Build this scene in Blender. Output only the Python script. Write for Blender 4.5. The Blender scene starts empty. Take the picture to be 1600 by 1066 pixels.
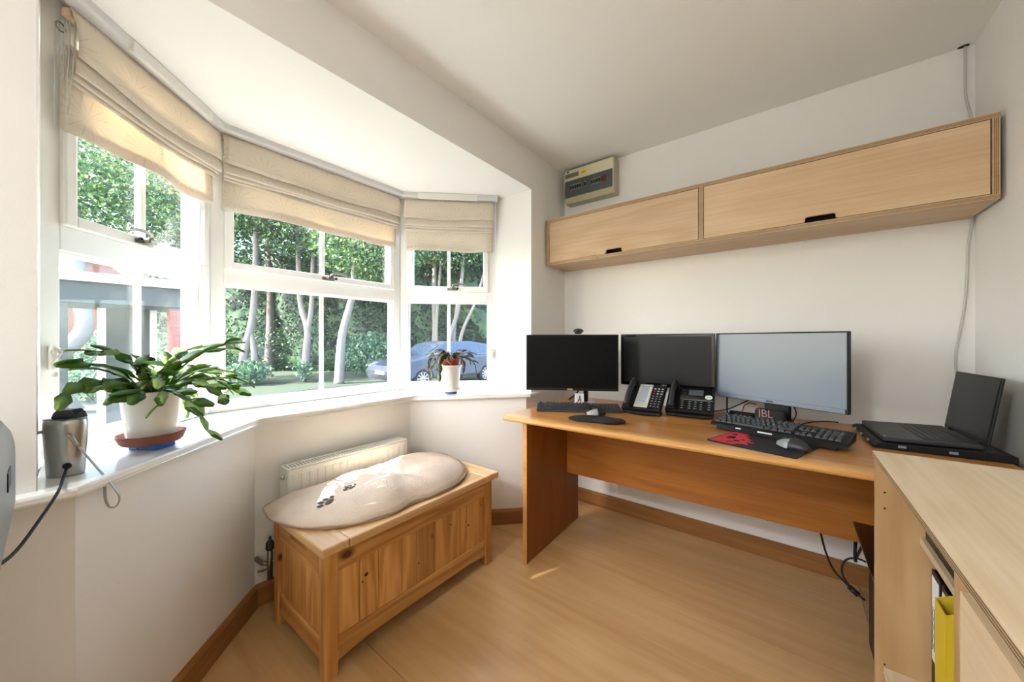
import bpy, bmesh, math, random
from mathutils import Vector, Matrix, Euler, noise as mnoise

# ------------------------------------------------------------------ camera, light, exposure
scn = bpy.context.scene
COL = scn.collection
PI = math.pi
CAM_F, CAM_T, CAM_CX, CAM_CY, CAM_H = 560.0, math.radians(37.85), 800.0, 531.5, 1.15
FW = Vector((-math.sin(CAM_T), math.cos(CAM_T), 0)); RT = Vector((math.cos(CAM_T), math.sin(CAM_T), 0))
cam_d = bpy.data.cameras.new('camera'); cam = bpy.data.objects.new('camera', cam_d); COL.objects.link(cam)
cam.location = (0, 0, CAM_H); cam.rotation_euler = (PI/2, 0, CAM_T)
cam_d.sensor_fit = 'HORIZONTAL'; cam_d.sensor_width = 36.0; cam_d.lens = 36.0*CAM_F/1600.0
cam_d.shift_y = (CAM_CY-533.0)/1600.0; cam_d.clip_start = 0.02; cam_d.clip_end = 300
scn.camera = cam

SUN_DIR = Vector((0.40, 0.917, -0.90)).normalized()
w = bpy.data.worlds.new('sky'); scn.world = w; w.use_nodes = True
nt = w.node_tree; nt.nodes.clear()
wo = nt.nodes.new('ShaderNodeOutputWorld'); bg = nt.nodes.new('ShaderNodeBackground'); sky = nt.nodes.new('ShaderNodeTexSky')
sky.sky_type = 'NISHITA'; sky.sun_disc = False; sky.sun_elevation = math.asin(-SUN_DIR.z)
sky.sun_rotation = math.atan2(-SUN_DIR.x, -SUN_DIR.y); sky.air_density = 1.0; sky.dust_density = 2.0; sky.ozone_density = 1.0
bg.inputs['Strength'].default_value = 0.8
nt.links.new(sky.outputs[0], bg.inputs[0]); nt.links.new(bg.outputs[0], wo.inputs[0])
sd = bpy.data.lights.new('sun', 'SUN'); sd.energy = 13.0; sd.angle = math.radians(0.6); sd.color = (1.0, 0.94, 0.84)
so = bpy.data.objects.new('sun', sd); COL.objects.link(so); so.location = (-6, -9, 12)
so.rotation_euler = SUN_DIR.to_track_quat('-Z', 'Y').to_euler()
FILL_WATTS = 17.0  # power of the added fill light
scn.view_settings.view_transform = 'Standard'; scn.view_settings.look = 'None'
scn.view_settings.gamma = 1.0; scn.view_settings.use_curve_mapping = False
scn.view_settings.exposure = 1.42

R = random.Random(7)
def pix(u, v, z):
    d = FW + (u-CAM_CX)/CAM_F*RT; dz = (CAM_CY-v)/CAM_F; s = (z-CAM_H)/dz
    return Vector((d.x*s, d.y*s, z))
def pdep(u, v, s):
    d = FW + (u-CAM_CX)/CAM_F*RT
    return Vector((d.x*s, d.y*s, CAM_H + (CAM_CY-v)/CAM_F*s))

# ------------------------------------------------------------------ materials
MATS = {}
def _new(name):
    m = bpy.data.materials.new(name); m.use_nodes = True
    n = m.node_tree.nodes; b = n['Principled BSDF']; MATS[name] = m
    return m, m.node_tree, b
def rgb(h):
    h = h.lstrip('#'); c = [int(h[i:i+2], 16)/255 for i in (0, 2, 4)]
    return tuple((x/12.92 if x <= .04045 else ((x+.055)/1.055)**2.4) for x in c)+(1,)
def mat(name, col, rough=.5, metal=0, var=.06, vscale=8, bump=0, bscale=120, spec=.5, coat=0):
    m, t, b = _new(name); c = rgb(col) if isinstance(col, str) else tuple(col)
    N, L = t.nodes, t.links
    tc = N.new('ShaderNodeTexCoord'); nz = N.new('ShaderNodeTexNoise'); nz.inputs['Scale'].default_value = vscale; nz.inputs['Detail'].default_value = 4
    L.new(tc.outputs['Object'], nz.inputs['Vector'])
    mx = N.new('ShaderNodeMix'); mx.data_type = 'RGBA'
    mx.inputs[6].default_value = tuple(x*(1-var) for x in c[:3])+(1,); mx.inputs[7].default_value = tuple(min(1, x*(1+var)) for x in c[:3])+(1,)
    L.new(nz.outputs['Fac'], mx.inputs[0]); L.new(mx.outputs[2], b.inputs['Base Color'])
    b.inputs['Roughness'].default_value = rough; b.inputs['Metallic'].default_value = metal; b.inputs['Specular IOR Level'].default_value = spec
    b.inputs['Coat Weight'].default_value = coat; b.inputs['Coat Roughness'].default_value = .08
    if bump:
        n2 = N.new('ShaderNodeTexNoise'); n2.inputs['Scale'].default_value = bscale; n2.inputs['Detail'].default_value = 3
        L.new(tc.outputs['Object'], n2.inputs['Vector'])
        bp = N.new('ShaderNodeBump'); bp.inputs['Strength'].default_value = bump; bp.inputs['Distance'].default_value = .004
        L.new(n2.outputs['Fac'], bp.inputs['Height']); L.new(bp.outputs['Normal'], b.inputs['Normal'])
    return m
def wood(name, dark, light, axis='X', fine=60, wave=3.0, rough=.45, knots=0, contrast=1.0, streak=.5, along=2.0, coat=0):
    m, t, b = _new(name); N, L = t.nodes, t.links
    tc = N.new('ShaderNodeTexCoord'); oi = N.new('ShaderNodeObjectInfo')
    add = N.new('ShaderNodeVectorMath'); add.operation = 'ADD'
    rm = N.new('ShaderNodeMath'); rm.operation = 'MULTIPLY'; rm.inputs[1].default_value = 37.0
    L.new(oi.outputs['Random'], rm.inputs[0]); L.new(tc.outputs['Object'], add.inputs[0]); L.new(rm.outputs[0], add.inputs[1])
    def mapped(a, c):
        mp = N.new('ShaderNodeMapping'); s = [c, c, c]; s['XYZ'.index(axis)] = a
        mp.inputs['Scale'].default_value = s; L.new(add.outputs[0], mp.inputs['Vector']); return mp
    n1 = N.new('ShaderNodeTexNoise'); n1.inputs['Scale'].default_value = 1; n1.inputs['Detail'].default_value = 5; n1.inputs['Roughness'].default_value = .65
    L.new(mapped(along, fine).outputs[0], n1.inputs['Vector'])
    n2 = N.new('ShaderNodeTexNoise'); n2.inputs['Scale'].default_value = 1; n2.inputs['Detail'].default_value = 2; n2.inputs['Distortion'].default_value = .6
    L.new(mapped(.35*along, 2.4*wave).outputs[0], n2.inputs['Vector'])
    wv = N.new('ShaderNodeMath'); wv.operation = 'MULTIPLY'; wv.inputs[1].default_value = 34.0
    L.new(n2.outputs['Fac'], wv.inputs[0])
    sn = N.new('ShaderNodeMath'); sn.operation = 'SINE'; L.new(wv.outputs[0], sn.inputs[0])
    mr = N.new('ShaderNodeMapRange'); mr.inputs[1].default_value = -1; mr.inputs[2].default_value = 1; L.new(sn.outputs[0], mr.inputs[0])
    mxf = N.new('ShaderNodeMix'); mxf.data_type = 'FLOAT'; mxf.inputs[0].default_value = streak
    L.new(n1.outputs['Fac'], mxf.inputs[2]); L.new(mr.outputs[0], mxf.inputs[3])
    cr = N.new('ShaderNodeValToRGB'); cr.color_ramp.elements[0].position = .5-.38/contrast; cr.color_ramp.elements[1].position = .5+.38/contrast
    cr.color_ramp.elements[0].color = rgb(dark); cr.color_ramp.elements[1].color = rgb(light)
    L.new(mxf.outputs[0], cr.inputs[0]); out = cr.outputs[0]
    # slight tone difference from piece to piece
    hs = N.new('ShaderNodeHueSaturation'); mr2 = N.new('ShaderNodeMapRange'); mr2.inputs[3].default_value = .84; mr2.inputs[4].default_value = 1.12
    L.new(oi.outputs['Random'], mr2.inputs[0]); L.new(mr2.outputs[0], hs.inputs['Value']); L.new(out, hs.inputs['Color']); out = hs.outputs[0]
    if knots:
        vo = N.new('ShaderNodeTexVoronoi'); vo.inputs['Scale'].default_value = 1; vo.inputs['Randomness'].default_value = 1
        L.new(mapped(knots*.75, knots*1.15).outputs[0], vo.inputs['Vector'])
        kr = N.new('ShaderNodeValToRGB'); kr.color_ramp.elements[0].position = .06; kr.color_ramp.elements[1].position = .13
        kr.color_ramp.elements[0].color = (1, 1, 1, 1); kr.color_ramp.elements[1].color = (0, 0, 0, 1)
        L.new(vo.outputs['Distance'], kr.inputs[0])
        km = N.new('ShaderNodeMix'); km.data_type = 'RGBA'; km.inputs[7].default_value = rgb('#5a2f14')
        L.new(kr.outputs[0], km.inputs[0]); L.new(out, km.inputs[6]); out = km.outputs[2]
    L.new(out, b.inputs['Base Color']); b.inputs['Roughness'].default_value = rough
    b.inputs['Coat Weight'].default_value = coat; b.inputs['Coat Roughness'].default_value = .15
    bp = N.new('ShaderNodeBump'); bp.inputs['Strength'].default_value = .08; bp.inputs['Distance'].default_value = .002
    L.new(n1.outputs['Fac'], bp.inputs['Height']); L.new(bp.outputs['Normal'], b.inputs['Normal'])
    return m
def ply_edge(name):
    m, t, b = _new(name); N, L = t.nodes, t.links
    tc = N.new('ShaderNodeTexCoord'); n1 = N.new('ShaderNodeTexNoise'); n1.inputs['Scale'].default_value = 14; n1.inputs['Detail'].default_value = 4
    mp = N.new('ShaderNodeMapping'); mp.inputs['Scale'].default_value = (1, 12, 12)
    L.new(tc.outputs['Object'], mp.inputs[0]); L.new(mp.outputs[0], n1.inputs['Vector'])
    cr = N.new('ShaderNodeValToRGB'); cr.color_ramp.elements[0].color = rgb('#8a6a45'); cr.color_ramp.elements[1].color = rgb('#c9a878')
    cr.color_ramp.elements[0].position = .35; cr.color_ramp.elements[1].position = .6
    L.new(n1.outputs['Fac'], cr.inputs[0]); L.new(cr.outputs[0], b.inputs['Base Color']); b.inputs['Roughness'].default_value = .6
    return m
def glass(name, tint=(.97, .99, 1.0), haze=.0):
    m, t, b = _new(name); N, L = t.nodes, t.links
    out = N['Material Output']; N.remove(b)
    tr = N.new('ShaderNodeBsdfTransparent'); tr.inputs[0].default_value = tint+(1,)
    gl = N.new('ShaderNodeBsdfGlossy'); gl.inputs['Roughness'].default_value = .01
    lw = N.new('ShaderNodeLayerWeight'); lw.inputs['Blend'].default_value = .5
    pw = N.new('ShaderNodeMath'); pw.operation = 'POWER'; pw.inputs[1].default_value = 5; L.new(lw.outputs['Facing'], pw.inputs[0])
    fr = N.new('ShaderNodeMath'); fr.operation = 'MULTIPLY_ADD'; fr.inputs[1].default_value = .9; fr.inputs[2].default_value = .018; L.new(pw.outputs[0], fr.inputs[0])
    mx = N.new('ShaderNodeMixShader'); L.new(fr.outputs[0], mx.inputs[0]); L.new(tr.outputs[0], mx.inputs[1]); L.new(gl.outputs[0], mx.inputs[2])
    last = mx
    if haze:   # thin film of dust on the pane
        df = N.new('ShaderNodeBsdfTranslucent'); df.inputs[0].default_value = (.9, .95, 1, 1)
        nz = N.new('ShaderNodeTexNoise'); nz.inputs['Scale'].default_value = 3; nz.inputs['Detail'].default_value = 5
        tc = N.new('ShaderNodeTexCoord'); L.new(tc.outputs['Object'], nz.inputs['Vector'])
        mu = N.new('ShaderNodeMath'); mu.operation = 'MULTIPLY'; mu.inputs[1].default_value = haze*2; L.new(nz.outputs['Fac'], mu.inputs[0])
        m2 = N.new('ShaderNodeMixShader'); L.new(mu.outputs[0], m2.inputs[0]); L.new(mx.outputs[0], m2.inputs[1]); L.new(df.outputs[0], m2.inputs[2]); last = m2
    L.new(last.outputs[0], out.inputs['Surface'])
    return m
def leafmat(name, c1, c2, c3, trans=.35, rough=.5):
    m, t, b = _new(name); N, L = t.nodes, t.links; out = N['Material Output']
    oi = N.new('ShaderNodeObjectInfo'); gi = N.new('ShaderNodeNewGeometry'); nz = N.new('ShaderNodeTexNoise'); nz.inputs['Scale'].default_value = 1.6; nz.inputs['Detail'].default_value = 0
    tc = N.new('ShaderNodeTexCoord'); L.new(tc.outputs['Object'], nz.inputs['Vector'])
    ad = N.new('ShaderNodeMath'); ad.operation = 'ADD'; L.new(oi.outputs['Random'], ad.inputs[0]); L.new(gi.outputs['Random Per Island'], ad.inputs[1])
    a2 = N.new('ShaderNodeMath'); a2.operation = 'ADD'; L.new(ad.outputs[0], a2.inputs[0]); L.new(nz.outputs['Fac'], a2.inputs[1])
    fr = N.new('ShaderNodeMath'); fr.operation = 'FRACT'; L.new(a2.outputs[0], fr.inputs[0])
    cr = N.new('ShaderNodeValToRGB'); cr.color_ramp.elements[0].color = rgb(c1); cr.color_ramp.elements[1].color = rgb(c3)
    e = cr.color_ramp.elements.new(.55); e.color = rgb(c2)
    L.new(fr.outputs[0], cr.inputs[0]); L.new(cr.outputs[0], b.inputs['Base Color']); b.inputs['Roughness'].default_value = rough
    tl = N.new('ShaderNodeBsdfTranslucent'); L.new(cr.outputs[0], tl.inputs[0])
    mx = N.new('ShaderNodeMixShader'); mx.inputs[0].default_value = trans
    L.new(b.outputs[0], mx.inputs[1]); L.new(tl.outputs[0], mx.inputs[2]); L.new(mx.outputs[0], out.inputs['Surface'])
    return m
def blindmat(name):
    m, t, b = _new(name); N, L = t.nodes, t.links; out = N['Material Output']
    tc = N.new('ShaderNodeTexCoord'); sx = N.new('ShaderNodeSeparateXYZ'); L.new(tc.outputs['Object'], sx.inputs[0])
    def M(op, a, bb=None):
        n = N.new('ShaderNodeMath'); n.operation = op
        for i, q in enumerate((a, bb)):
            if q is None: continue
            if isinstance(q, (int, float)): n.inputs[i].default_value = q
            else: L.new(q, n.inputs[i])
        return n.outputs[0]
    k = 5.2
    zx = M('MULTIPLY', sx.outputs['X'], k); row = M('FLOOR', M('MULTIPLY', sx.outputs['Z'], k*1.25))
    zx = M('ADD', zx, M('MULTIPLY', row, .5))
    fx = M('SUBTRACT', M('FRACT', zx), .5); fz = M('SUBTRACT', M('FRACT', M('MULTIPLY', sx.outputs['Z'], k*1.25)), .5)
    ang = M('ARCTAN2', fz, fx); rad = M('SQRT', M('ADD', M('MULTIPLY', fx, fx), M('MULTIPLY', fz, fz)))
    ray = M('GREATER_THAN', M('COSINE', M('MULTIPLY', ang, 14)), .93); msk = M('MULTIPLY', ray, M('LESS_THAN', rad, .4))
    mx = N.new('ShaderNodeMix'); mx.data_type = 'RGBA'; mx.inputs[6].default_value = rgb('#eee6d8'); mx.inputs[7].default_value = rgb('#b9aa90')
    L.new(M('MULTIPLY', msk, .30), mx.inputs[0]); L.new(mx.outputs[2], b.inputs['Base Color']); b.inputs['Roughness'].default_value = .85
    wv = N.new('ShaderNodeTexNoise'); wv.inputs['Scale'].default_value = 400; L.new(tc.outputs['Object'], wv.inputs['Vector'])
    bp = N.new('ShaderNodeBump'); bp.inputs['Strength'].default_value = .12; bp.inputs['Distance'].default_value = .001; L.new(wv.outputs['Fac'], bp.inputs['Height']); L.new(bp.outputs['Normal'], b.inputs['Normal'])
    tl = N.new('ShaderNodeBsdfTranslucent'); mc = N.new('ShaderNodeMix'); mc.data_type = 'RGBA'; mc.blend_type = 'MULTIPLY'; mc.inputs[0].default_value = 1
    L.new(mx.outputs[2], mc.inputs[6]); mc.inputs[7].default_value = (1, .90, .75, 1); L.new(mc.outputs[2], tl.inputs[0])
    ms = N.new('ShaderNodeMixShader'); ms.inputs[0].default_value = .32; L.new(b.outputs[0], ms.inputs[1]); L.new(tl.outputs[0], ms.inputs[2])
    L.new(ms.outputs[0], out.inputs['Surface'])
    return m
def tiled(name, c1, c2, mortar, scale, bw=.5, bh=.25, rough=.85, axes='XZ', msize=.012):
    m, t, b = _new(name); N, L = t.nodes, t.links
    tc = N.new('ShaderNodeTexCoord'); sx = N.new('ShaderNodeSeparateXYZ'); cx = N.new('ShaderNodeCombineXYZ'); L.new(tc.outputs['Object'], sx.inputs[0])
    if axes == 'XY+Z':
        ad = N.new('ShaderNodeMath'); ad.operation = 'ADD'; L.new(sx.outputs['X'], ad.inputs[0]); L.new(sx.outputs['Y'], ad.inputs[1])
        L.new(ad.outputs[0], cx.inputs[0]); L.new(sx.outputs['Z'], cx.inputs[1])
    else:
        L.new(sx.outputs[axes[0]], cx.inputs[0]); L.new(sx.outputs[axes[1]], cx.inputs[1])
    br = N.new('ShaderNodeTexBrick'); br.inputs['Color1'].default_value = rgb(c1); br.inputs['Color2'].default_value = rgb(c2); br.inputs['Mortar'].default_value = rgb(mortar)
    br.inputs['Scale'].default_value = scale; br.inputs['Brick Width'].default_value = bw; br.inputs['Row Height'].default_value = bh; br.inputs['Mortar Size'].default_value = msize
    L.new(cx.outputs[0], br.inputs['Vector']); L.new(br.outputs[0], b.inputs['Base Color']); b.inputs['Roughness'].default_value = rough
    bp = N.new('ShaderNodeBump'); bp.inputs['Strength'].default_value = .4; bp.invert = True; L.new(br.outputs['Fac'], bp.inputs['Height']); L.new(bp.outputs['Normal'], b.inputs['Normal'])
    return m
def emis(name, col, strength):
    m, t, b = _new(name); b.inputs['Base Color'].default_value = rgb(col)
    b.inputs['Emission Color'].default_value = rgb(col); b.inputs['Emission Strength'].default_value = strength
    return m

mat('wall_paint', '#f1efeb', .75, var=.012, vscale=2, bump=.05, bscale=260)
mat('ceiling_paint', '#f3f2ef', .85, var=.01, vscale=2, bump=.04, bscale=260)
mat('gloss_white', '#f2f1ec', .16, var=.01, coat=.3)
mat('upvc', '#f3f3f0', .28, var=.01)
mat('silver_grey_trim', '#d8d8d6', .35, var=.02)
wood('baseboard_wood', '#8a5a2c', '#a8743e', 'X', fine=40, rough=.5, streak=.2)
wood('floor_ply', '#b88a55', '#dfb985', 'X', fine=22, wave=.9, rough=.33, contrast=.9, streak=.18, along=1.6)
wood('beech_ply', '#c6a37a', '#e2c7a3', 'X', fine=90, wave=1.6, rough=.45, streak=.22, contrast=1.1)
wood('beech_ply_y', '#d6bb93', '#eedcbe', 'Y', fine=80, wave=1.4, rough=.45, streak=.2, contrast=1.1)
wood('birch_panel', '#b58d5c', '#d2ad7c', 'Z', fine=40, wave=1.6, rough=.5, streak=.45, contrast=1.0)
mat('ply_edge', '#8d7049', .6, var=.2, vscale=30)
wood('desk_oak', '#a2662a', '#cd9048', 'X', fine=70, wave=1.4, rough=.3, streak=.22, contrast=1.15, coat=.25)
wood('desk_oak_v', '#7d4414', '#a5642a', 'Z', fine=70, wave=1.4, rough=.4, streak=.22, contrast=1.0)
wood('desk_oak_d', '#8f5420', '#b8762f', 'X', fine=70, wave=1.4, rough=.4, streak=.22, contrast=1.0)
wood('desk_lip', '#c08340', '#e0ab66', 'X', fine=60, wave=1.2, rough=.3, streak=.25, coat=.25)
wood('pine_v', '#a86a2e', '#e6b06a', 'Z', fine=46, wave=3.2, rough=.45, knots=8.0, streak=.35, contrast=1.0)
wood('pine_x', '#a86a2e', '#e6b06a', 'Y', fine=46, wave=3.2, rough=.45, knots=4.5, streak=.4, contrast=1.0)
wood('pine_side', '#a86a2e', '#e6b06a', 'X', fine=46, wave=3.2, rough=.45, knots=4.5, streak=.4, contrast=1.0)
wood('pine_lid', '#b98a56', '#e3c293', 'Y', fine=46, wave=2.2, rough=.4, knots=3, streak=.35, contrast=1.0)
wood('pine_lid_x', '#b98a56', '#e3c293', 'X', fine=46, wave=2.2, rough=.4, knots=3, streak=.35, contrast=1.0)
glass('window_glass', haze=.003)
glass('smoked_glass', tint=(.80, .82, .82))
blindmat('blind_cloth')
mat('black_plastic', '#121315', .42, var=.1, spec=.3)
mat('black_gloss', '#0d0e10', .12, var=.05, coat=.4)
mat('dark_grey_plastic', '#2c2d2f', .45, var=.08)
mat('key_cap', '#232426', .5, var=.1)
mat('key_legend', '#c9cbcc', .6)
mat('screen_off', '#08090a', .30, var=.05, spec=.12)
mat('screen_grey', '#161817', .34, var=.05, spec=.3)
mat('screen_reflect_grey', '#727d8b', .3, var=.04, vscale=2, spec=.7)  # reflection of the bright wall put into the base colour
mat('silver', '#b9b9b5', .28, metal=.9, var=.05)
mat('silver_plastic', '#a9a9a4', .35, metal=.35, var=.04)
mat('pewter', '#8a877c', .3, metal=.9, var=.1)
mat('chrome', '#cfd2d4', .12, metal=1, var=.04)
mat('printer_grey', '#8f979d', .4, var=.04)
mat('phone_silver', '#c9cac6', .35, metal=.3)
mat('phone_lcd', '#aab4bf', .25)
mat('phone_lcd_dark', '#59626c', .25)
mat('white_plastic', '#e8e6df', .4, var=.02)
mat('cream_plastic', '#b9b191', .45, var=.04)
mat('cream_plastic_lt', '#d3cdae', .45, var=.03)
mat('breaker_grey', '#7a807e', .5)
mat('breaker_dark', '#1b1c1e', .5)
mat('label_grey', '#6d6a66', .6)
mat('yellow_label', '#f0d524', .55)
mat('red', '#d8333a', .6, var=.12)
mat('breaker_red', '#a3322c', .5)
mat('mat_black', '#1a1818', .8, var=.2, bump=.1, bscale=900)
mat('mat_red', '#d2323c', .8, var=.12)
mat('rubber_black', '#101011', .6)
mat('cable_white', '#c9c8c0', .5)
mat('terracotta', '#87503f', .75, var=.1, bump=.08)
mat('pot_white', '#efeee8', .25, var=.02, coat=.3)
mat('pot_terracotta', '#b7482c', .6)
mat('label_jbl', '#a5786e', .5)
mat('knot', '#5b3116', .5, var=.3, vscale=60)
mat('soil', '#33251a', .95, var=.3, vscale=60, bump=.6)
mat('blue_plastic', '#1c67c8', .35)
mat('blue_dark', '#1d4f96', .4)
mat('plush', '#cab8a4', .95, var=.12, vscale=14, bump=.55, bscale=170)
mat('plush_seam', '#a38c74', .95, var=.1)
mat('paw_grey', '#4a4542', .9)
mat('radiator_white', '#ecebe4', .3, var=.01)
mat('dark_void', '#15120f', .9)
mat('paper_white', '#ececea', .7, var=.03)
mat('ink', '#25262b', .7)
mat('yellow_card', '#e6c52c', .6, var=.05)
mat('yellow_dark', '#8b7216', .7)
leafmat('cactus_leaf', '#3a6124', '#6b963f', '#b0c67c', trans=.5, rough=.38)
leafmat('cactus_red', '#5a3338', '#5c7a38', '#7d4a4c', trans=.3, rough=.4)
leafmat('hedge_leaf', '#12231a', '#223e2a', '#4c6c44', trans=.25)
leafmat('tree_leaf', '#243f24', '#43693a', '#8aa860', trans=.35)
leafmat('shrub_leaf', '#33523a', '#54775a', '#7f9f7c', trans=.3)
mat('birch_bark', '#857b71', .8, var=.28, vscale=7, bump=.5, bscale=30)
mat('grey_bark', '#5d544d', .85, var=.3, vscale=9, bump=.6, bscale=30)
mat('grass', '#2d3a28', .9, var=.35, vscale=3, bump=.8, bscale=60)  # dark green carries the tree shade in its colour
mat('asphalt', '#5c5b59', .9, var=.15, vscale=20)
mat('car_paint', '#39414f', .3, metal=.1, var=.03, coat=.3)
mat('car_glass', '#2a3644', .05, var=.05, coat=.5)
mat('tyre', '#1b1b1c', .8)
mat('alloy', '#b5b7b8', .25, metal=.7)
mat('headlight', '#6f7885', .08, coat=.4)
tiled('brick_wall', '#9a5540', '#b46a4f', '#b9ab9a', 4.4)
tiled('roof_tile', '#7c4a3a', '#94604a', '#553226', 3.2, bw=.6, bh=.8, msize=.03)
mat('porch_grey', '#41443c', .6)
mat('red_brick', '#a4473b', .8, var=.15)
mat('pane_dark', '#56626c', .1)

# ------------------------------------------------------------------ mesh helpers
def bm_new(): return bmesh.new()
def box(bm, x0, x1, y0, y1, z0, z1, bev=0, seg=2, M=None):
    vs = [bm.verts.new((x, y, z)) for x in (x0, x1) for y in (y0, y1) for z in (z0, z1)]
    fs = [(0, 1, 3, 2), (4, 6, 7, 5), (0, 4, 5, 1), (2, 3, 7, 6), (0, 2, 6, 4), (1, 5, 7, 3)]
    faces = [bm.faces.new([vs[i] for i in f]) for f in fs]
    if bev:
        es = list({e for f in faces for e in f.edges})
        r = bmesh.ops.bevel(bm, geom=es, offset=min(bev, .49*min(abs(x1-x0), abs(y1-y0), abs(z1-z0))), segments=seg, affect='EDGES', profile=.5)
        vs = list({v for f in r['faces'] for v in f.verts} | {v for v in vs if v.is_valid})
    if M is not None: bmesh.ops.transform(bm, matrix=M, verts=vs)
    return vs
def prism(bm, pts, z0, z1, bev=0, M=None, axis='Z'):
    def mk(p, z):
        if axis == 'Z': return (p[0], p[1], z)
        if axis == 'Y': return (p[0], z, p[1])
        return (z, p[0], p[1])
    lo = [bm.verts.new(mk(p, z0)) for p in pts]; hi = [bm.verts.new(mk(p, z1)) for p in pts]
    n = len(pts); fs = [bm.faces.new(lo[::-1]), bm.faces.new(hi)]
    for i in range(n): fs.append(bm.faces.new((lo[i], lo[(i+1) % n], hi[(i+1) % n], hi[i])))
    vs = lo+hi
    if bev:
        es = [e for f in fs[:2] for e in f.edges]
        r = bmesh.ops.bevel(bm, geom=es, offset=bev, segments=2, affect='EDGES', profile=.5)
        vs = list({v for f in r['faces'] for v in f.verts} | {v for v in vs if v.is_valid})
    bmesh.ops.recalc_face_normals(bm, faces=[f for f in bm.faces])
    if M is not None: bmesh.ops.transform(bm, matrix=M, verts=[v for v in vs if v.is_valid])
    return vs
def tube(bm, pts, r, n=8, cap=True, flat=1.0):
    pts = [Vector(p) for p in pts]; rr = r if isinstance(r, (list, tuple)) else [r]*len(pts)
    rings = []; up = None
    for i, p in enumerate(pts):
        d = (pts[min(i+1, len(pts)-1)]-pts[max(i-1, 0)]).normalized()
        if up is None: up = Vector((0, 0, 1)) if abs(d.z) < .9 else Vector((1, 0, 0))
        a = d.cross(up).normalized() if d.cross(up).length > 1e-5 else d.orthogonal().normalized()
        b = a.cross(d).normalized(); up = b
        rings.append([bm.verts.new(p+a*math.cos(2*PI*k/n)*rr[i]+b*math.sin(2*PI*k/n)*rr[i]*flat) for k in range(n)])
    for i in range(len(rings)-1):
        for k in range(n): bm.faces.new((rings[i][k], rings[i][(k+1) % n], rings[i+1][(k+1) % n], rings[i+1][k])).smooth = True
    if cap: bm.faces.new(rings[0][::-1]); bm.faces.new(rings[-1])
def spline(P, n=8):
    P = [Vector(p) for p in P]; out = []
    for i in range(len(P)-1):
        p0, p1, p2, p3 = P[max(i-1, 0)], P[i], P[i+1], P[min(i+2, len(P)-1)]
        for k in range(n):
            t = k/n; out.append(.5*((2*p1)+(-p0+p2)*t+(2*p0-5*p1+4*p2-p3)*t*t+(-p0+3*p1-3*p2+p3)*t**3))
    out.append(P[-1]); return out
def lathe(bm, prof, n=28, c=(0, 0, 0), sx=1, sy=1, cap=True):
    rings = [[bm.verts.new((c[0]+r*math.cos(2*PI*k/n)*sx, c[1]+r*math.sin(2*PI*k/n)*sy, c[2]+z)) for k in range(n)] for r, z in prof]
    for i in range(len(rings)-1):
        for k in range(n): bm.faces.new((rings[i][k], rings[i][(k+1) % n], rings[i+1][(k+1) % n], rings[i+1][k])).smooth = True
    if cap: bm.faces.new(rings[0][::-1]); bm.faces.new(rings[-1])
def sheet(bm, f, nu, nv, thick=0):
    g = [[bm.verts.new(f(i/nu, j/nv)) for j in range(nv+1)] for i in range(nu+1)]
    for i in range(nu):
        for j in range(nv): bm.faces.new((g[i][j], g[i+1][j], g[i+1][j+1], g[i][j+1])).smooth = True
    if thick:
        bmesh.ops.recalc_face_normals(bm, faces=bm.faces[:]); bmesh.ops.solidify(bm, geom=bm.faces[:], thickness=thick)
    return g
def prop(o, label=None, cat=None, group=None, kind=None):
    if label: o['label'] = label
    if cat: o['category'] = cat
    if group: o['group'] = group
    if kind: o['kind'] = kind
    return o
def obj(name, bm, m, parent=None, loc=None, rot=None, fix=True):
    if isinstance(bm, bpy.types.Mesh): me = bm
    else:
        if fix: bmesh.ops.recalc_face_normals(bm, faces=bm.faces[:])
        me = bpy.data.meshes.new(name); bm.to_mesh(me); bm.free()
        me.materials.append(MATS[m])
    o = bpy.data.objects.new(name, me); COL.objects.link(o)
    if loc is not None: o.location = loc
    if rot is not None: o.rotation_euler = rot
    if parent is not None: o.parent = parent
    return o
def thing(name, label, cat, loc=(0, 0, 0), rotz=0, group=None, kind=None):
    o = bpy.data.objects.new(name, None); COL.objects.link(o); o.empty_display_size = .05
    o.location = loc; o.rotation_euler = (0, 0, rotz); prop(o, label, cat, group, kind); return o
def toloc(t): return (Matrix.Translation(t.location) @ Euler(t.rotation_euler).to_matrix().to_4x4()).inverted()
def wobj(name, bm, m, t, **k):      # part modelled in world coordinates, stored in the frame of its thing
    bmesh.ops.transform(bm, matrix=toloc(t), verts=bm.verts[:]); return obj(name, bm, m, t, **k)
def struct(name, bm, m, label=None):
    o = obj(name, bm, m); prop(o, label, None, None, 'structure'); return o
def text_mesh(body, size, depth=.0006, align='CENTER'):
    cu = bpy.data.curves.new('lettering', 'FONT'); cu.body = body; cu.size = size; cu.extrude = depth; cu.align_x = align; cu.align_y = 'CENTER'
    o = bpy.data.objects.new('lettering', cu); COL.objects.link(o)
    dg = bpy.context.evaluated_depsgraph_get(); me = bpy.data.meshes.new_from_object(o.evaluated_get(dg))
    bpy.data.objects.remove(o); bpy.data.curves.remove(cu); return me
def lettering(body, size, m, parent, loc, rot):
    me = text_mesh(body, size); me.materials.clear(); me.materials.append(MATS[m])
    return obj('lettering', me, m, parent, loc, rot)
def bars(rects, y, d):
    bm = bm_new()
    for x0, x1, z0, z1 in rects: box(bm, x0, x1, y, y+d, z0, z1)
    return bm

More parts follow.
